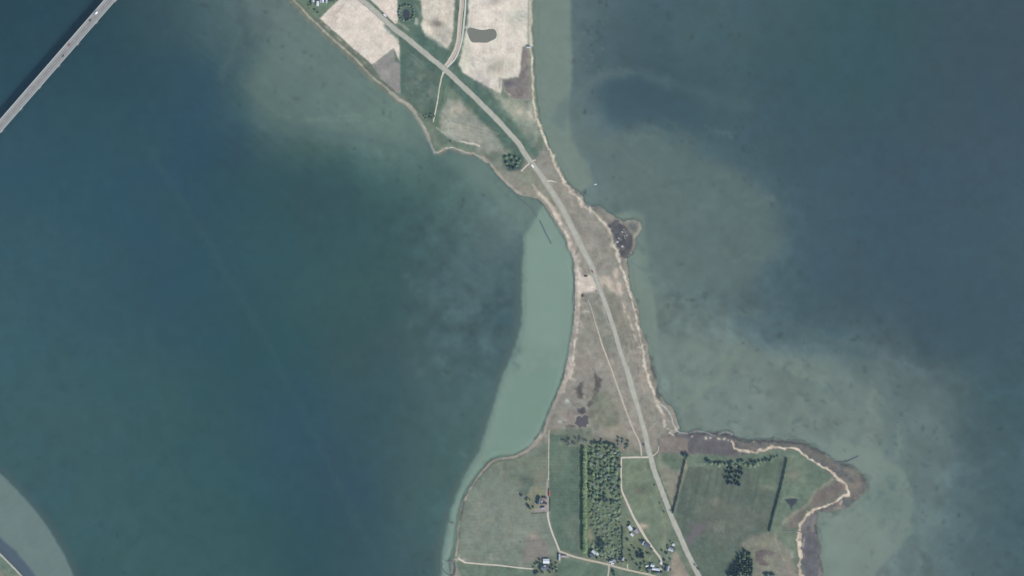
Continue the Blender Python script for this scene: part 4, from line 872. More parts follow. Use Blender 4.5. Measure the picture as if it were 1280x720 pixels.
for k in range(-44, 45, 1):
    if k % 4 == 2: bobj('expansion_joint', [((k*11.25,0,BZ+.02), .35, 8.2, .016)], plain('joint_steel', (.12,.12,.12)) if k == 2 else bpy.data.materials['joint_steel'] if 'joint_steel' in bpy.data.materials else M_STONE, cw)
for k in range(-8, 9):
    s_ = 1 if k % 2 else -1
    v, f = [], []; cyl(v, f, (k*37.0, s_*6.3, BZ+.1), (k*37.0, s_*6.3, BZ+8), .11, .07, 6); lpst = obj('lamp_post', v, f, M_STEEL, bridge)
    bobj('lamp_head', [((k*37.0, s_*5.7, BZ+8), .22, 1.2, .1)], M_STEEL, lpst)

# ------------------------------------------------------------------ vehicles
def make_car(name, loc, rz, paint, label, L_=4.3, W_=1.8, H_=1.45, van=False, truck=False):
    t = empty(name, loc, rz); m = CARP[paint]
    if truck:
        bobj('cargo_box', [((-1.1,0,.9), L_-2.6, W_, H_-.9)], m, t)
        body = bobj('cab', [((L_/2-1.0,0,.6), 1.9, W_*.96, H_-1.3, 0, .94)], CARP['grey'], t)
        bobj('chassis', [((0,0,.55), L_-.5, W_*.7, .34)], M_TYRE, t)
    else:
        prof = [(-L_/2,.35),(-L_/2,.85),(-L_/2+.3,.92),(L_/2-1.1,.9),(L_/2-.1,.72),(L_/2,.35)]
        v = [(x, s_*W_/2*(1 if z < .8 else .95), z) for s_ in (-1, 1) for x, z in prof]; n = len(prof)
        f = [tuple(range(n)), tuple(range(2*n-1, n-1, -1))]+[(i, (i+1) % n+0, n+(i+1) % n, n+i)[::-1] for i in range(n)]
        body = obj('body', v, f, m, t)
        x0, x1 = (-L_/2+.05, L_/2-.9) if van else (-L_/2+.25, L_/2-1.25)
        bobj('cabin', [(((x0+x1)/2,0,.9), x1-x0, W_*.92, H_-.95, 0, .8)], M_GLASS, t)
        bobj('roof_panel', [(((x0+x1)/2,0,H_-.05), (x1-x0)*.82, W_*.78, .06)], m, t)
    for sx in (-1, 1):
        for sy in (-1, 1):
            v, f = [], []; cyl(v, f, (sx*L_*.31, sy*W_*.5-sy*.2, .33), (sx*L_*.31, sy*W_*.5, .33), .33, .33, 10); obj('wheel', v, f, M_TYRE, t)
    for sy in (-1, 1): bobj('headlight', [((L_/2+.01, sy*W_*.33, .58), .06, .35, .16)], M_WALL, t)
    return tag(t, label, 'truck' if truck else 'van' if van else 'car', 'vehicles on the roads')
def on_bridge(px, py, lane, name, paint, label, **k):
    p = at(px, py, BZ); q = Vector((p.x, p.y, 0))-Vector((b0.x, b0.y, 0)); s_ = q.dot(bd)
    n = Vector((-bd.y, bd.x, 0)); c = Vector((b0.x, b0.y, 0))+Vector((bd.x, bd.y, 0))*s_+n*lane
    make_car(name, (c.x, c.y, BZ+.03), brot+(math.pi if lane > 0 else 0), paint, label, **k)
on_bridge(119, 16, 2.3, 'truck', 'white', 'white truck near the upper end of the bridge', L_=7.4, W_=2.2, H_=3.2, truck=True)
on_bridge(111, 24, 2.3, 'car', 'dark', 'dark car following the white truck on the bridge')
on_bridge(80, 71, -2.3, 'car', 'dark', 'dark car in the lower lane at mid bridge')
on_bridge(86, 56, 2.3, 'car', 'red', 'red car in the upper lane at mid bridge')
on_bridge(37, 110, 2.3, 'car', 'grey', 'grey car towards the lower end of the bridge')
def on_ground(px, py, rz, *a, **k): make_car(a[0], at(px, py, LAND_Z+.12), math.radians(rz), *a[1:], **k)
on_ground(665.6, 207.4, -52, 'van', 'white', 'white van on the main road at the small junction', L_=6, W_=2.2, H_=2.4, van=True)
on_ground(481, 19, -40, 'van', 'white', 'white van on the main road beside the pale field', L_=5.6, W_=2.1, H_=2.3, van=True)
on_ground(732.4, 345.2, 0, 'van', 'dark', 'dark van parked on the dirt left of the road', L_=5.2, W_=2.1, H_=2.1, van=True)
on_ground(728.4, 369.5, 75, 'car', 'dark', 'dark car parked on the beach below the dirt yard')
on_ground(746.3, 364.6, -70, 'car', 'grey', 'grey car at the road edge below the dirt yard')
on_ground(740.5, 339.5, -65, 'car', 'red', 'red car on the main road above the dirt yard')
on_ground(804.5, 556, -75, 'car', 'blue', 'blue car on the main road north of the lane junction')
on_ground(869, 706, -65, 'car', 'white', 'white car on the main road at the bottom')

# ------------------------------------------------------------------ houses
HOUSES = []
def house(px, py, L_, W_, rz, wall_h, roof_h, roofm, wallm, label, name='house', cat='house', chim=True, wins=True):
    """gabled house, long axis along local x; sizes in metres"""
    HOUSES.append((px, py, label)); L_ *= .9; W_ *= .9
    t = empty(name, at(px, py, LAND_Z+.03), math.radians(rz)); hx, hy = L_/2, W_/2
    v = [(-hx,-hy,0),(hx,-hy,0),(hx,hy,0),(-hx,hy,0),(-hx,-hy,wall_h),(hx,-hy,wall_h),(hx,hy,wall_h),(-hx,hy,wall_h),(-hx,0,wall_h+roof_h),(hx,0,wall_h+roof_h)]
    obj('wall', v, [(0,1,5,4),(2,3,7,6),(1,2,6,9,5),(3,0,4,8,7)], wallm, t)
    e = .4; ex = hx+.3; dz = roof_h*e/hy; th = .14
    rf = empty_part = None
    v = []
    for s_ in (-1, 1):
        v += [(-ex, s_*(hy+e), wall_h-dz+.05), (ex, s_*(hy+e), wall_h-dz+.05), (ex, 0, wall_h+roof_h+.05), (-ex, 0, wall_h+roof_h+.05)]
    v += [(x, y, z+th) for x, y, z in v]
    f = []
    for b in (0, 4):
        f += [(b, b+1, b+2, b+3), (b+8, b+11, b+10, b+9), (b, b+8, b+9, b+1), (b+1, b+9, b+10, b+2), (b+3, b+11, b+8, b)]
    rf = obj('roof', v, f, roofm, t)
    bobj('ridge', [((0,0,wall_h+roof_h+.12), 2*ex, .3, .12)], roofm, rf)
    if chim: bobj('chimney', [((hx*.45, .3, wall_h+roof_h-.5), .6, .6, 1.5)], M_BRICK, rf)
    if wins:
        nw = max(2, int(L_/3))
        for s_ in (-1, 1):
            for k in range(nw):
                x = -hx+(k+.5)*L_/nw
                if s_ < 0 and k == nw//2: bobj('door', [((x, s_*hy, 0), 1.0, .08, 2.05)], M_DOOR, t)
                else:
                    w = bobj('window', [((x, s_*hy, .95), 1.1, .06, 1.1)], M_GLASS, t); bobj('sill', [((x, s_*(hy+.06), .86), 1.25, .16, .07)], M_WALL, w)
    return tag(t, label, cat)
def hp(t, x, y, *a, **k): px, py = one(t, x, y); return house(px, py, *a, **k)
hp(G, 182, 570, 10.5, 7.2, 0, 3.2, 1.1, M_WHITE, M_WALL, 'white roofed barn at the end of the shore lane', 'barn', 'barn', chim=False)
hp(G, 160, 632, 11, 7, 0, 2.8, 2.6, M_SLATE, M_WALL, 'dark slate farmhouse just south of the white roofed barn', 'farmhouse')
hp(G, 168, 618, 3.4, 3.4, 0, 3.4, 2.4, M_WHITE, M_WALL, 'small white roofed annexe between barn and dark farmhouse', 'annexe', chim=False)
hp(G, 312, 530, 9.5, 2.6, 90, 2.2, .9, M_GREY, M_WALL, 'narrow grey shed beside the drive junction', 'shed', 'shed', chim=False)
hp(G, 360, 520, 8, 3.0, -8, 2.4, 1.0, M_LILAC, M_BRICK, 'low lilac-grey shed right of the drive junction', 'shed', 'shed', chim=False)
hp(G, 660, 478, 7.5, 4.6, -38, 3, 2.2, M_WHITE, M_WALL, 'white roofed cottage on the village lane below the wood', 'cottage')
hp(G, 692, 500, 4.2, 3.4, -70, 2.6, 1.6, M_WHITE, M_WALL, 'small white outbuilding beside the cottage below the wood', 'outbuilding', 'shed', chim=False)
hp(G, 638, 508, 7, 5, -38, 2.8, 2.2, M_SLATE, M_WALL, 'slate roofed wing left of the white cottage', 'cottage', chim=True)
hp(G, 830, 572, 6, 3.4, 10, 2.6, 1.6, M_GREY, M_WALL, 'grey roofed cottage at the southward lane corner', 'cottage')
hp(G, 862, 560, 5, 3.0, -20, 2.4, 1.5, M_LILAC, M_WALL, 'lilac roofed shed right of the lane corner cottage', 'shed', 'shed', chim=False)
hp(G, 845, 592, 5, 2.6, 0, 2.2, 1.2, M_WHITE, M_WALL, 'white roofed garage at the lane corner', 'garage', 'garage', chim=False)
hp(G, 945, 548, 5, 4, 70, 2.6, 1.8, M_LILAC, M_WALL, 'greyish cabin under trees east of the lane corner', 'cabin', chim=False)
hp(I, 220, 240, 8, 4.8, -58, 3, 1.2, M_WHITE, M_WALL, 'large white roofed building at the wood edge lane', 'farm_building', 'building', chim=False)
hp(I, 240, 306, 5.4, 3.2, -40, 2.5, .9, M_WHITE, M_WALL, 'small white roofed shed south of the large white roof', 'shed', 'shed', chim=False)
hp(I, 284, 272, 6.5, 5, -50, 2.8, 2.0, M_LILAC, M_BRICK, 'lilac-brown roofed house next to the bright sand patch', 'house')
hp(I, 390, 408, 10, 6.2, -35, 3, 2.6, M_SLATE, M_WALL, 'blue-grey slate house right beside the hamlet lane', 'house')
hp(I, 350, 385, 6, 4, 55, 2.6, 2, M_GREY, M_WALL, 'grey roofed wing left of the slate house', 'outbuilding', 'shed', chim=False)
hp(I, 628, 452, 8.2, 5.4, -20, 3, 2.4, M_GREY, M_WALL, 'pale roofed house between hamlet lane and main road', 'house')
hp(I, 655, 405, 3.6, 3.2, -20, 2.3, 1, M_WHITE, M_WALL, 'tiny pale shed above the house by the road', 'shed', 'shed', chim=False)
hp(I, 480, 650, 13, 3.6, -8, 2.8, 1.2, M_WHITE, M_WALL, 'long narrow white roofed building in the hamlet', 'stable', 'building', chim=False)
hp(I, 445, 610, 6, 5, -10, 3, 2.4, M_WHITE, M_WALL, 'square white roofed house north of the long white building', 'house')
hp(I, 388, 617, 4.4, 2.8, 10, 2.4, 1, M_WHITE, M_WALL, 'small white shed left of the square white house', 'shed', 'shed', chim=False)
hp(I, 412, 648, 6, 5, 0, 2.8, 2.4, M_SLATE, M_WALL, 'dark slate house left of the long white building', 'house')
hp(I, 524, 588, 3.6, 2.6, 90, 2.3, 1, M_WHITE, M_WALL, 'tiny white shed at the hamlet lane end', 'shed', 'shed', chim=False)
hp(I, 596, 640, 8, 5, 78, 2.8, 2.2, M_LILAC, M_WALL, 'lilac-grey house right of the hamlet lane end', 'house')
hp(I, 500, 685, 6, 4.6, 0, 2.8, 2.4, M_SLATE, M_WALL, 'dark roofed house at the bottom edge of the hamlet', 'house')
hp(J, 420, 440, 7.5, 3.6, -8, 2.6, 1.7, M_BROWN, M_BRICK, 'northern brown tiled range of the lone farm', 'farm_building', 'barn', chim=False)
hp(J, 415, 512, 9.5, 4.0, -8, 2.8, 1.9, M_BROWN, M_BRICK, 'long middle brown tiled range of the lone farm', 'farm_building', 'barn', chim=False)
hp(J, 398, 562, 5.6, 2.8, 14, 2.4, 1.4, M_LILAC, M_BRICK, 'short southern outbuilding of the lone farm', 'outbuilding', 'shed', chim=False)
hp(J, 345, 478, 8.6, 5.4, 80, 3, 2.6, M_SLATE, M_WALL, 'dark blue roofed farmhouse on the lone farm west side', 'farmhouse')
hp(J, 378, 486, 3.6, 3.0, 80, 2.4, 1.2, M_GREY, M_WALL, 'small pale roofed porch wing between the farm ranges', 'outbuilding', 'shed', chim=False)
hp(J, 480, 372, 10.5, 2.0, 90, 2.2, .8, M_RED, M_BRICK, 'long narrow red roofed shed above the lone farm yard', 'shed', 'shed', chim=False)
hp(X8, 780, 352, 3.2, 2.6, 20, 2.3, 1.1, M_WHITE, M_WALL, 'tiny white hut at the north edge of the wood', 'hut', chim=False)
hp(tile(360,0,8), 296, 38, 8, 3.6, 88, 2.6, .9, M_WHITE, M_WALL, 'white roofed shed nearest the shore at the top edge', 'shed', 'shed', chim=False)
hp(tile(360,0,8), 348, 8, 6, 3.6, 86, 2.6, .9, M_WHITE, M_WALL, 'middle white roofed shed cut by the top edge', 'shed', 'shed', chim=False)
hp(tile(360,0,8), 250, 6, 6, 4.4, 86, 2.8, 1.8, M_GREY, M_BRICK, 'grey roofed house left of the top edge sheds', 'house')
hp(tile(360,0,8), 322, 12, 6.5, 2.2, 88, 2.4, .8, M_LILAC, M_WALL, 'narrow lilac-grey shed between the white roofs at the top', 'shed', 'shed', chim=False)
hp(tile(360,0,8), 385, 10, 7, 3.2, 86, 2.6, 1.2, M_GREY, M_WALL, 'grey shed right of the white sheds at the top', 'shed', 'shed', chim=False)
hp(O, 1008, 588, 6, 2.4, 0, 2.2, .8, M_GREY, M_WALL, 'grey boat shed beside the eastern shore of the sandy field', 'shed', 'shed', chim=False)

# ------------------------------------------------------------------ trees, shrubs
def crown_mesh(name, kind, seed, R_=1.0, Hh=1.0):
    r = random.Random(seed); v, f = [], []
    lobes = [(r.uniform(-.42,.42), r.uniform(-.42,.42), r.uniform(.35,.8), r.uniform(.34,.55)) for _ in range(9)]+[(0,0,.62,.6)]
    n = {'leafy': 420, 'thin': 120, 'conifer': 300, 'shrub': 170}[kind]
    for k in range(n):
        if kind == 'conifer':
            h = 1-math.sqrt(r.random()); rad = (1-h)*.95*r.uniform(.55, 1.05)+.03; q = r.uniform(0, 6.283)
            p = Vector((math.cos(q)*rad, math.sin(q)*rad, .12+.9*h)); nrm = Vector((math.cos(q), math.sin(q), .75)); sz = r.uniform(.16, .30)
        else:
            lb = r.choice(lobes); d = Vector((r.gauss(0,1), r.gauss(0,1), r.gauss(.35,1))).normalized(); rr = lb[3]*r.uniform(.55, 1.05)
            p = Vector((lb[0]+d.x*rr, lb[1]+d.y*rr, lb[2]+d.z*rr*.6)); nrm = d; sz = r.uniform(.10, .22) if kind != 'thin' else r.uniform(.06, .15)
            if p.z < .15: p.z = .15+r.random()*.1
        nrm = (nrm+Vector((r.uniform(-.6,.6), r.uniform(-.6,.6), r.uniform(.1,1.3)))).normalized()
        u = nrm.orthogonal().normalized(); w = nrm.cross(u); a = r.uniform(0, 3.14); u, w = u*math.cos(a)+w*math.sin(a), w*math.cos(a)-u*math.sin(a)
        b = len(v); el = r.uniform(.6, 1.0)
        for su, sw in ((-1,-.6),(.2,-1),(1,.3),(-.1,1)): v.append(tuple(p+u*(su*sz)+w*(sw*sz*el)+nrm*r.uniform(-.03,.03)))
        f.append((b, b+1, b+2, b+3))
    me = bpy.data.meshes.new(name); me.from_pydata(v, [], f); me.update()
    return me
def trunk_mesh(seed):
    r = random.Random(seed); v, f = [], []
    cyl(v, f, (0,0,-.02), (.02,.01,.55), .07, .045, 7)
    for k in range(4):
        q = r.uniform(0, 6.28); cyl(v, f, (.01,0,.3+.07*k), (math.cos(q)*.38, math.sin(q)*.38, .55+.08*k), .03, .012, 5)
    me = bpy.data.meshes.new('trunk'); me.from_pydata(v, [], f); me.update(); me.materials.append(M_BARK); return me
CROWNS = {}
for lk in LEAF:
    for kd in ('leafy', 'thin', 'conifer', 'shrub'):
        if (lk, kd) not in {('fresh','leafy'),('mixed','leafy'),('dull','thin'),('dull','leafy'),('dark','conifer'),('dark','leafy'),('dark','shrub'),('mixed','shrub'),('yellow','leafy'),('dull','shrub'),('fresh','shrub')}: continue
        CROWNS[lk, kd] = []
        for s_ in range(5):
            me = crown_mesh('crown', kd, s_*13+hash(kd) % 1 + len(kd)); me.materials.append(LEAF[lk]); CROWNS[lk, kd].append(me)
TRUNKS = [trunk_mesh(s_) for s_ in range(4)]
TN = {'plantation trees': 'plantation_tree', 'row of bright trees on the wood west edge': 'row_tree', 'wedge of wood at the bottom edge': 'wood_tree', 'garden trees of the hamlet': 'garden_tree', 'trees around the barn farm': 'garden_tree',
      'garden trees of the village lane': 'garden_tree', 'garden trees at the top edge': 'garden_tree', 'ring of trees around the dark pond': 'pond_tree', 'small thicket on the neck': 'bush', 'bush clump beside the wedge wood': 'bush'}
ORD = {}
_on = 'first second third fourth fifth sixth seventh eighth ninth tenth eleventh twelfth thirteenth fourteenth fifteenth sixteenth seventeenth eighteenth nineteenth'.split()
NTH = _on+[t if not u else w+'-'+_on[u-1] for t, w in (('twentieth', 'twenty'), ('thirtieth', 'thirty'), ('fortieth', 'forty'), ('fiftieth', 'fifty')) for u in range(10)]
LOOK = {'dark': 'dark', 'mixed': 'mid green', 'fresh': 'bright green', 'yellow': 'yellow-green', 'dull': 'grey-green'}
WIND = ['east', 'north-east', 'north', 'north-west', 'west', 'south-west', 'south', 'south-east']
def by_house(px, py, leaf):
    h = min(HOUSES, key=lambda q: (q[0]-px)**2+(q[1]-py)**2)
    d = WIND[int(round(math.atan2(h[1]-py, px-h[0])/(math.pi/4))) % 8]
    return LOOK[leaf]+' tree '+d+' of the '+h[2]
def tree(px, py, r_m, h_m, leaf, kind, label, group, name=None):
    shrub = kind == 'shrub'
    name = name or TN.get(group)
    if '#' in label:
        k = ORD.get(label, 0); ORD[label] = k+1; label = label.replace('#', NTH[k])
    t = empty(name or ('shrub' if shrub else 'conifer_tree' if kind == 'conifer' else 'leafy_tree'), at(px, py, LAND_Z), rnd.uniform(0, 6.28))
    c = bpy.data.objects.new('crown', rnd.choice(CROWNS[leaf, kind])); col.objects.link(c); c.parent = t
    c.scale = (r_m*rnd.uniform(.9, 1.12), r_m*rnd.uniform(.9, 1.12), h_m)
    k = bpy.data.objects.new('trunk', rnd.choice(TRUNKS)); col.objects.link(k); k.parent = t; k.scale = (r_m*(.6 if shrub else 1), r_m*(.6 if shrub else 1), h_m)
    return tag(t, label, 'shrub' if shrub else 'tree', group)
def along(pts, n, j):
    P = [Vector(p) for p in pts]; L_ = [0]
    for a, b in zip(P, P[1:]): L_.append(L_[-1]+(b-a).length)
    for k in range(n):
        s_ = L_[-1]*(k+.5)/n; i = max(q for q in range(len(P)-1) if L_[q] <= s_)
        p = P[i].lerp(P[i+1], (s_-L_[i])/(L_[i+1]-L_[i])); yield p.x+rnd.uniform(-j, j), p.y+rnd.uniform(-j, j)
def pin(x, y, poly):
    c = False
    for (ax, ay), (bx, by) in zip(poly, poly[1:]+poly[:1]):
        if (ay > y) != (by > y) and x < (bx-ax)*(y-ay)/(by-ay)+ax: c = not c
    return c
# bright row on the west edge of the wood
for px, py in along(E([(764,82),(764,600)]), 36, .35):
    tree(px, py, rnd.uniform(4.2, 5.0), rnd.uniform(7.5, 9.5), 'fresh', 'leafy', 'bright green tree, # from the north in the straight row on the wood west edge', 'row of bright trees on the wood west edge')
# plantation
n = 0; COLN = {}; WEDN = {}
GAP = [E([(860,280),(890,280),(890,320),(860,320)]), E([(775,480),(810,480),(810,545),(775,545)])]
BLK = E([(785,75),(860,72),(938,100),(944,400),(948,470),(945,640),(875,640),(790,605)])
for ix in range(9):
    for iy in range(31):
        x = 788+ix*18.8+rnd.uniform(-6, 6); y = 84+iy*18.5+rnd.uniform(-7, 7); px, py = one(E, x, y)
        if not pin(px, py, BLK) or any(pin(px, py, g) for g in GAP): continue
        low = y > 350
        if rnd.random() < (.18 if low else .04): continue
        if (ix == 8 and not low and rnd.random() < .7) or (ix == 4 and 10 < iy < 15) or rnd.random() < .06: lf, kd = 'dark', 'leafy'
        elif rnd.random() < .16: lf, kd = rnd.choice(['fresh', 'yellow']), 'leafy'
        elif rnd.random() < (.35 if low else .12): lf, kd = 'dull', 'thin' if low else 'leafy'
        else: lf, kd = 'mixed', 'leafy'
        n += 1
        tree(px, py, rnd.uniform(1.7, 3.4) if low else rnd.uniform(2.2, 4.3), rnd.uniform(1.8, 3.2) if low else rnd.uniform(2.8, 5.5), lf, kd, LOOK[lf]+' tree, '+NTH[COLN.setdefault(ix, 0)]+' from the north in the '+NTH[ix]+' plantation row from the west', 'plantation trees'); COLN[ix] += 1
for x, y in [(845,550),(838,572),(858,562),(850,585)]:
    tree(*one(E, x, y), 4.2, 9, 'dark', 'leafy', 'large dark tree in the clump above the village lane cottage', 'dark clump above the cottage')
for px, py in along(E([(953,470),(953,640)]), 16, .3):
    tree(px, py, 1.6, 4.5, 'dark', 'shrub', 'dark shrub, # from the top of the thin hedge at the plantation south-east edge', 'thin hedge at the plantation edge')
for x, y in [(655,45),(672,52),(684,64),(690,40),(705,55),(715,62),(722,35),(735,50),(745,38),(760,45),(775,50)]:
    tree(*one(E, x, y), rnd.uniform(2.8, 4.2), rnd.uniform(5, 8), 'dull', 'thin', 'grey thinly leaved tree, # from the left north of the bright tree row', 'grey trees north of the wood')
for i in range(24):
    x, y = rnd.uniform(835, 985), rnd.uniform(18, 88)
    tree(*one(E, x, y), rnd.uniform(1.6, 3.0), rnd.uniform(2.5, 5), rnd.choice(['dull', 'mixed', 'dull']), 'shrub', 'shrub in the loose thicket between wood and dirt track', 'thicket north-east of the wood')
for px, py in along(E([(800,62),(850,58),(900,66),(935,95)]), 16, .7):
    tree(px, py, rnd.uniform(2.4, 3.2), rnd.uniform(5, 7.5), rnd.choice(['mixed', 'fresh', 'dark']), 'leafy', 'tree, # from the left in the curved band along the plantation north edge', 'north edge of the plantation')
# hedges in the south-east
for px, py in along(F([(229,128),(212,205),(192,290),(165,398)]), 38, .35):
    tree(px, py, rnd.uniform(1.5, 2.3), rnd.uniform(3, 5), 'dark', 'shrub', 'shrub, # from the top of the dark slanting hedge nearest the main road', 'dark hedge nearest the main road')
for k, (x, y) in enumerate([(222,118),(232,122),(236,112),(163,400),(216,112)]):
    tree(*one(F, x, y), 3.2 if k != 3 else 2.4, 5.5, 'dark', 'leafy', ['dark round tree left at the top of the nearest hedge', 'dark round tree heading the nearest hedge', 'dark round tree right at the top of the nearest hedge', 'dark tree at the foot of the nearest hedge by the road', 'dark outer tree left of the nearest hedge top'][k], None)
for px, py in along(F([(735,132),(717,215),(697,300),(672,390),(646,498)]), 50, .25):
    tree(px, py, rnd.uniform(1.7, 2.3), rnd.uniform(3.5, 4.8), 'dark', 'shrub', 'shrub, # from the top of the straight dark hedge in the eastern pasture', 'straight dark hedge in the eastern pasture')
for px, py in [one(K, x, y) for x, y in [(500,345),(545,360),(480,400),(525,415),(560,400),(465,470),(505,475),(540,470),(520,530),(545,545),(500,540),(640,345),(665,360),(610,400),(650,410),(675,420),(600,460),(640,475),(590,510),(625,530),(600,550),(640,560)]]:
    tree(px, py, rnd.uniform(2.0, 2.8), rnd.uniform(6, 8.5), 'dark', 'conifer', 'dark conifer in the two-lobed copse under the tree row', 'dark conifer copse')
ROWT = [(245,262,'dark',3.4),(290,292,'yellow',3.0),(350,298,'yellow',2.4),(390,310,'yellow',3.8),(425,292,'mixed',2.6),(475,310,'yellow',3.0),(525,300,'dark',3.2),(560,285,'mixed',2.6),(600,320,'yellow',2.4),(640,275,'mixed',3.0),(675,270,'mixed',3.0),(715,305,'fresh',2.6),(770,325,'yellow',3.4),(800,275,'dark',3.0),(830,330,'yellow',2.4),(865,300,'yellow',3.2),(900,275,'mixed',2.6),(945,265,'mixed',2.6),(985,245,'dark',2.6),(1030,262,'mixed',2.2),(1045,218,'dark',1.8),(1085,212,'dark',1.6),(1120,200,'dark',1.6)]
for x, y, lf, r_ in ROWT:
    tree(*one(K, x, y), r_*1.15, r_*2.0, lf, 'leafy', {'dark': 'dark green tree', 'yellow': 'pale yellow-green tree', 'mixed': 'mid green tree', 'fresh': 'bright green tree'}[lf]+', # of its colour from the left, below the brown flat', 'loose tree row below the brown flat')
WED = L([(470,430),(510,450),(545,570),(560,720),(560,900),(200,900),(260,700),(330,590),(400,490)])
k = 0
for ix in range(14):
    for iy in range(16):
        x = 215+ix*27+rnd.uniform(-8, 8); y = 440+iy*27+rnd.uniform(-8, 8); px, py = one(L, x, y)
        if py > 721 or not pin(px, py, WED): continue
        WEDN[ix] = WEDN.get(ix, -1)+1
        bright = x > 400+rnd.uniform(-30, 30) and rnd.random() < .35
        tree(px, py, rnd.uniform(1.9, 2.6), rnd.uniform(6, 9), 'mixed' if bright else 'dark', 'leafy' if bright else 'conifer', ('mid green tree, ' if bright else 'dark conifer, ')+NTH[WEDN[ix]]+' from the top in the '+NTH[ix]+' column of the bottom wedge wood', 'wedge of wood at the bottom edge')
for x, y in [(690,700),(720,695),(750,700),(780,705),(705,712)]:
    tree(*one(L, x, y), 3.0, 4.5, 'dark', 'leafy', 'dark bush in the clump at the bottom edge beside the wedge wood', 'bush clump beside the wedge wood')
# farms and gardens
for x, y, lf, r_, lb in [(213,540,'dark',3.4,'dark round tree at the south-west corner of the lone farm'),(350,430,'dark',2.6,'dark tree north of the lone farmhouse'),(330,465,'dark',2.4,'dark tree pressed against the lone farmhouse'),(320,500,'dark',2.2,'small dark tree south-west of the lone farmhouse'),(240,575,'mixed',2.4,'mid green tree next to the farm corner tree'),(280,560,'fresh',2.4,'bright green tree in the lone farm garden'),(205,450,'fresh',2.6,'bright green tree north of the farm corner tree'),(185,470,'mixed',2.2,'mid green shrubby tree on the farm west boundary'),(130,415,'dull',2.8,'grey-green tree west of the lone farm garden'),(235,470,'yellow',2.2,'yellow-green tree in the lone farm garden')]:
    tree(*one(J, x, y), r_, r_*1.9, lf, 'leafy', lb, None)
for px, py in along(J([(489,430),(490,620)]), 16, .15): tree(px, py, .8, 2.4, 'dark', 'shrub', 'shrub, # from the top of the dark hedge right of the lone farm yard', 'right hedge of the lone farm')
for px, py in along(J([(255,640),(350,634),(450,628)]), 14, .15): tree(px, py, .8, 1.8, 'dark', 'shrub', 'shrub, # from the left of the low hedge below the lone farm yard', 'lower hedge of the lone farm')
for px, py in [one(I, x, y) for x, y in [(295,490),(310,510),(330,470),(345,500),(325,530),(300,525),(350,530)]]: tree(px, py, 2.6, 7.5, 'dark', 'conifer', 'dark conifer in the garden clump left of the hamlet lane', 'garden conifers left of the hamlet lane')
for i, (x, y, lf, r_) in enumerate([(195,355,'dark',2.2),(215,190,'dark',2.2),(330,375,'dark',2.4),(355,365,'dark',2.2),(400,500,'mixed',2.6),(420,515,'dull',2.4),(440,455,'mixed',2.2),(250,560,'dull',2.4),(290,605,'dark',2.4),(340,610,'fresh',2.8),(370,590,'yellow',2.4),(330,650,'fresh',2.4),(540,465,'dark',1.8),(585,490,'dark',2.2),(560,560,'dark',2.2),(620,550,'dark',1.8),(605,425,'mixed',2.0),(660,455,'dark',2.0),(630,380,'mixed',1.8),(545,640,'dark',2.4),(570,610,'dark',2.2),(580,665,'mixed',2.4),(460,690,'mixed',2.4),(400,670,'dark',2.2),(530,680,'dark',2.2),(625,660,'mixed',2.0),(240,420,'mixed',2.0),(270,450,'dull',2.2),(220,470,'mixed',2.2),(230,520,'mixed',2.0)]):
    tree(*one(I, x, y), r_*1.05, r_*1.9, lf, 'leafy', by_house(*one(I, x, y), lf), 'garden trees of the hamlet')
for i, (x, y, lf, r_) in enumerate([(118,555,'dark',2.2),(100,590,'mixed',2.6),(75,605,'fresh',2.4),(125,600,'dark',2.4),(125,650,'dark',2.6),(225,640,'dark',2.2),(245,620,'mixed',2.2),(75,690,'dark',3.0),(100,680,'dark',2.4),(225,570,'dark',1.8),(290,600,'yellow',2.4),(285,640,'fresh',2.4),(290,680,'mixed',2.4),(260,660,'dull',2.4),(225,690,'mixed',2.4),(150,690,'dull',2.4),(200,660,'dark',2.0),(60,640,'fresh',2.0)]):
    tree(*one(G, x, y), r_, r_*1.8, lf, 'leafy', by_house(*one(G, x, y), lf), 'trees around the barn farm')
for i, (x, y, lf, r_) in enumerate([(610,500,'dark',2.4),(625,470,'dark',2.2),(620,530,'dark',2.2),(690,540,'dark',2.0),(720,480,'mixed',2.2),(735,530,'dull',2.2),(690,450,'fresh',2.4),(790,560,'dark',1.8),(810,540,'dark',2.0),(890,560,'mixed',2.2),(905,590,'dull',2.2),(885,530,'dull',2.2),(925,560,'dark',2.2),(930,510,'dark',2.2),(950,580,'mixed',2.0),(990,570,'mixed',1.8),(855,680,'dark',2.6),(860,705,'dark',2.4),(850,660,'dark',2.0)]):
    tree(*one(G, x, y), r_, r_*1.8, lf, 'leafy', by_house(*one(G, x, y), lf), 'garden trees of the village lane')
for px, py in along(G([(300,485),(302,530),(296,560)]), 7, .2): tree(px, py, 1.1, 3.0, 'dark', 'shrub', 'shrub, # from the top of the short hedge by the drive junction', 'short hedge by the drive junction')
for i, (x, y) in enumerate([(1140,355),(1112,265),(1160,400)]): tree(*one(E, x, y), 1.7, 3, 'dark', 'shrub', ['lone roadside shrub, middle of three west of the main road', 'lone roadside shrub, northernmost of three west of the main road', 'lone roadside shrub, southernmost of three west of the main road'][i], None)
for i, (x, y) in enumerate([(870,610),(890,640),(905,655)]): tree(*one(I, x, y), 1.9, 3, 'dark', 'shrub', ['upper shrub by the main road near the bottom', 'middle shrub by the main road near the bottom', 'lower shrub by the main road near the bottom'][i], None)
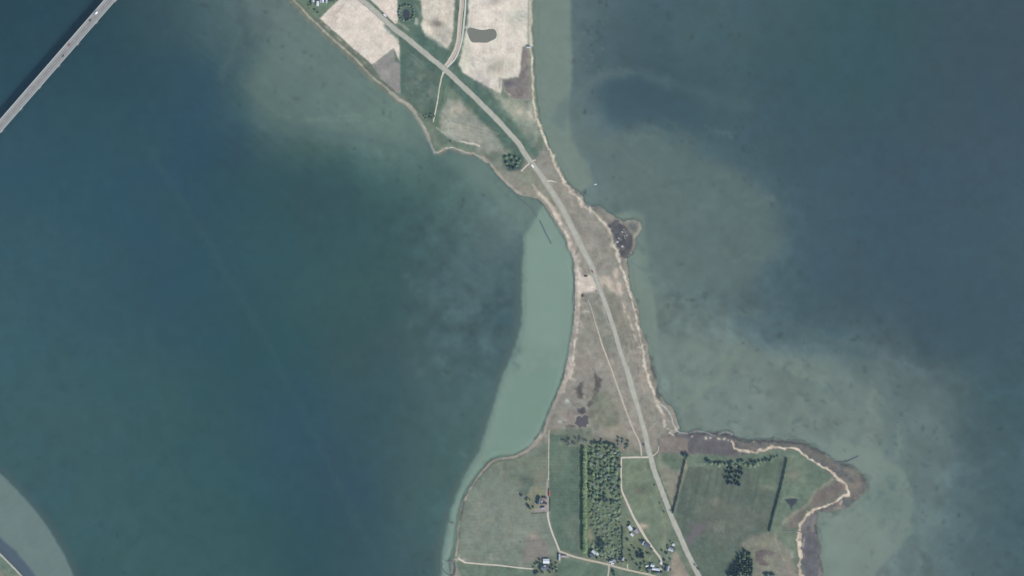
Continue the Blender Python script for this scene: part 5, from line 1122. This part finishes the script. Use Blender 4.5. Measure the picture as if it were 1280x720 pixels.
# north
W16 = ['east', 'east-south-east', 'south-east', 'south-south-east', 'south', 'south-south-west', 'south-west', 'west-south-west', 'west', 'west-north-west', 'north-west', 'north-north-west', 'north', 'north-north-east', 'north-east', 'east-north-east']
for i in range(16):
    q = i/16*6.283; tree(one(A,558,62)[0]+math.cos(q)*9.2, one(A,558,62)[1]+math.sin(q)*9.6+0, rnd.uniform(2.0, 3.0), rnd.uniform(3, 5), rnd.choice(['mixed', 'mixed', 'dull', 'dull']), 'leafy', 'tree at the '+W16[i]+' of the ring around the small dark pond', 'ring of trees around the dark pond')
for x, y, lf, r_ in [(450,190,'mixed',3.2),(475,185,'mixed',3.2),(500,190,'mixed',3.0),(455,215,'mixed',3.2),(485,212,'mixed',3.4),(510,212,'mixed',3.0),(470,240,'dark',3.2),(492,244,'dark',3.2),(505,230,'mixed',2.8),(520,200,'mixed',2.4),(460,235,'mixed',2.4)]:
    tree(*one(B, x, y), r_, r_*1.5, lf, 'leafy', 'bush in the small thicket beside the short branching lane', 'small thicket on the neck')
for x, y in [(640,548),(655,540),(668,552),(680,560),(650,560),(672,536),(690,548)]:
    tree(*one(A, x, y), 2.0, 2.8, rnd.choice(['dark', 'mixed']), 'shrub', 'shrub at the shore end of the field lane', 'shrubs at the field lane end')
tree(*one(R, 232, 568), 1.7, 2.6, 'dark', 'shrub', 'single dark shrub on the shore meadow below the field lane', None)
for i, (x, y, r_) in enumerate([(205,5,2.4),(225,25,2.2),(238,50,2.4),(405,20,2.4),(430,5,2.6),(415,38,2.2),(210,60,2.0),(270,100,2.0),(300,130,1.8),(470,10,2.4)]):
    lf = ['mixed', 'dark', 'mixed'][i % 3]
    tree(*one(tile(360,0,8), x, y), r_, r_*1.7, lf, 'leafy', by_house(*one(tile(360,0,8), x, y), lf), 'garden trees at the top edge')

# ------------------------------------------------------------------ stones, groynes, jetty, boat
def rock_mesh(seed):
    r = random.Random(seed); v, f = [], []; n = 8
    for k, (rad, z) in enumerate(((.8, -.25), (1, .1), (.75, .5), (.3, .72))):
        for q in range(n): a = q/n*6.283; s_ = rad*r.uniform(.8, 1.15); v.append((math.cos(a)*s_, math.sin(a)*s_, z*r.uniform(.85, 1.1)))
    for k in range(3):
        for q in range(n): f.append((k*n+q, k*n+(q+1) % n, (k+1)*n+(q+1) % n, (k+1)*n+q))
    f.append(tuple(range(3*n, 4*n)))
    return v, f
ROCKS = [rock_mesh(s_) for s_ in range(5)]
def stones(name, pts, n, j, r0, r1, z, mat, label, cat):
    v, f = [], []
    for px, py in along(pts, n, j):
        rv, rf = rnd.choice(ROCKS); s_ = rnd.uniform(r0, r1); a = rnd.uniform(0, 6.28); b = len(v); p = at(px, py, z)
        v += [(p.x+(x*math.cos(a)-y*math.sin(a))*s_, p.y+(x*math.sin(a)+y*math.cos(a))*s_, p.z+q*s_) for x, y, q in rv]; f += [tuple(i+b for i in t_) for t_ in rf]
    t = empty(name, (0, 0, 0)); tag(obj('stones', v, f, mat, t), kind='stuff'); return tag(t, label, cat)
stones('breakwater', B([(440,310),(470,350),(510,388),(545,415),(580,445),(605,480)]), 190, .3, .7, 1.2, -.35, M_STONE, 'dark stone breakwater curving off the west beach', 'breakwater')
stones('breakwater', B([(620,505),(635,535),(650,570),(665,595),(676,617)]), 95, .25, .65, 1.1, -.35, M_STONE, 'detached outer end of the dark curving breakwater', 'breakwater')
stones('groyne', M([(540,125),(590,130),(640,128),(690,105),(755,75)]), 110, .3, .6, 1.1, -.35, M_STONE, 'dark bent groyne reaching out from the eastern headland', 'groyne')
stones('groyne', M([(675,150),(680,170),(700,185)]), 26, .2, .4, .8, -.5, M_STONE, 'short dark spur below the bent groyne', 'groyne')
stones('groyne', V([(100,480),(120,510),(150,540),(185,556)]), 40, .2, .5, .9, -.4, M_STONE, 'curved stone mole at the south-west landing', 'mole')
stones('rock_rim', V([(105,405),(115,425),(112,470)]), 14, .3, .5, 1.0, -.4, M_PALEST, 'pale stone heap at the tip of the south-west landing', 'stones')
for i, (x, y, r_) in enumerate([(340,450,1.6),(365,495,1.3),(300,520,1.5),(285,560,2.2),(340,612,2.1),(390,485,1.3),(372,520,1.2),(260,580,1.0),(360,420,1.2)]):
    rv, rf = ROCKS[i % 5]; p = at(*one(U, x, y), .9)
    o = obj('boulder', [(a*r_, b*r_*.8, c*r_*.7) for a, b, c in rv], rf, M_PALEST); o.location = p
    tag(o, 'pale boulder lying in the dark lagoon of the spit', 'boulder', 'pale boulders in the lagoon')
def jetty(pts, w, label):
    a, b = at(*pts[0], 0), at(*pts[1], 0); d = b-a; t = empty('jetty', a, math.atan2(d.y, d.x)); L_ = d.length
    n = int(L_/.9)
    for s_ in (-1, 1): bobj('beam', [((L_/2, s_*w*.35, .75), L_, .18, .2)], M_TIMBER, t)
    for k in range(n): bobj('plank', [((k*.9+.42, 0, .96), .8, w, .08)], M_TIMBER, t)
    for k in range(0, n, 4):
        for s_ in (-1, 1):
            v, f = [], []; cyl(v, f, (k*.9+.4, s_*w*.45, -2), (k*.9+.4, s_*w*.45, 1.25), .12, .12, 6); obj('pile', v, f, M_TIMBER, t)
    return tag(t, label, 'jetty')
jetty(E([(112,458),(78,452)]), 1.4, 'small dark wooden jetty on the south-west shore')
jetty(V([(215,415),(150,420)]), 1.6, 'short wooden jetty at the south-west landing')
t = empty('sluice_fence', (0,0,0)); tag(t, 'straight grey plank dyke crossing the south-east sand ridge', 'dyke')
pa, pb = at(*one(L, 890, 215), .9), at(*one(L, 1215, 222), .9); d = pb-pa; ang = math.atan2(d.y, d.x)
for k in range(24):
    p = pa+d*((k+.5)/24); bobj('plank', [((p.x, p.y, .4), d.length/24*.95, 1.1, 1.3, ang)], M_TIMBER, t)
p = at(*one(B, 898, 322), 0); boat = empty('small_boat', p, math.radians(8)); boat.scale = (.7, .7, .7); tag(boat, 'small white boat afloat off the eastern shelf', 'boat')
prof = [(-2.9,1.0),(-1.5,1.2),(0.5,1.2),(2.0,.8),(3.1,.05)]
v = [(x, s_*w, .75) for x, w in prof for s_ in (-1, 1)]+[(x*.85, s_*w*.5, -.3) for x, w in prof for s_ in (-1, 1)]
f = []
for k in range(4):
    a = 2*k; f += [(a, a+2, a+12, a+10), (a+1, a+11, a+13, a+3), (a+10, a+12, a+13, a+11)]
f += [(0, 10, 11, 1)]
obj('hull', v, f, CARP['white'], boat)
obj('deck', [(x*.94, s_*w*.9, .55) for x, w in prof for s_ in (-1, 1)], [(2*k, 2*k+1, 2*k+3, 2*k+2)[::-1] for k in range(4)], M_WALL, boat)
bobj('cabin', [((.5,0,.5), 1.6, 1.5, 1.0, 0, .85)], CARP['white'], boat); bobj('thwart', [((-1.2,0,.6), .4, 1.9, .1)], M_TIMBER, boat); bobj('outboard_motor', [((-3.05,0,.2), .35, .4, .9)], M_TYRE, boat)
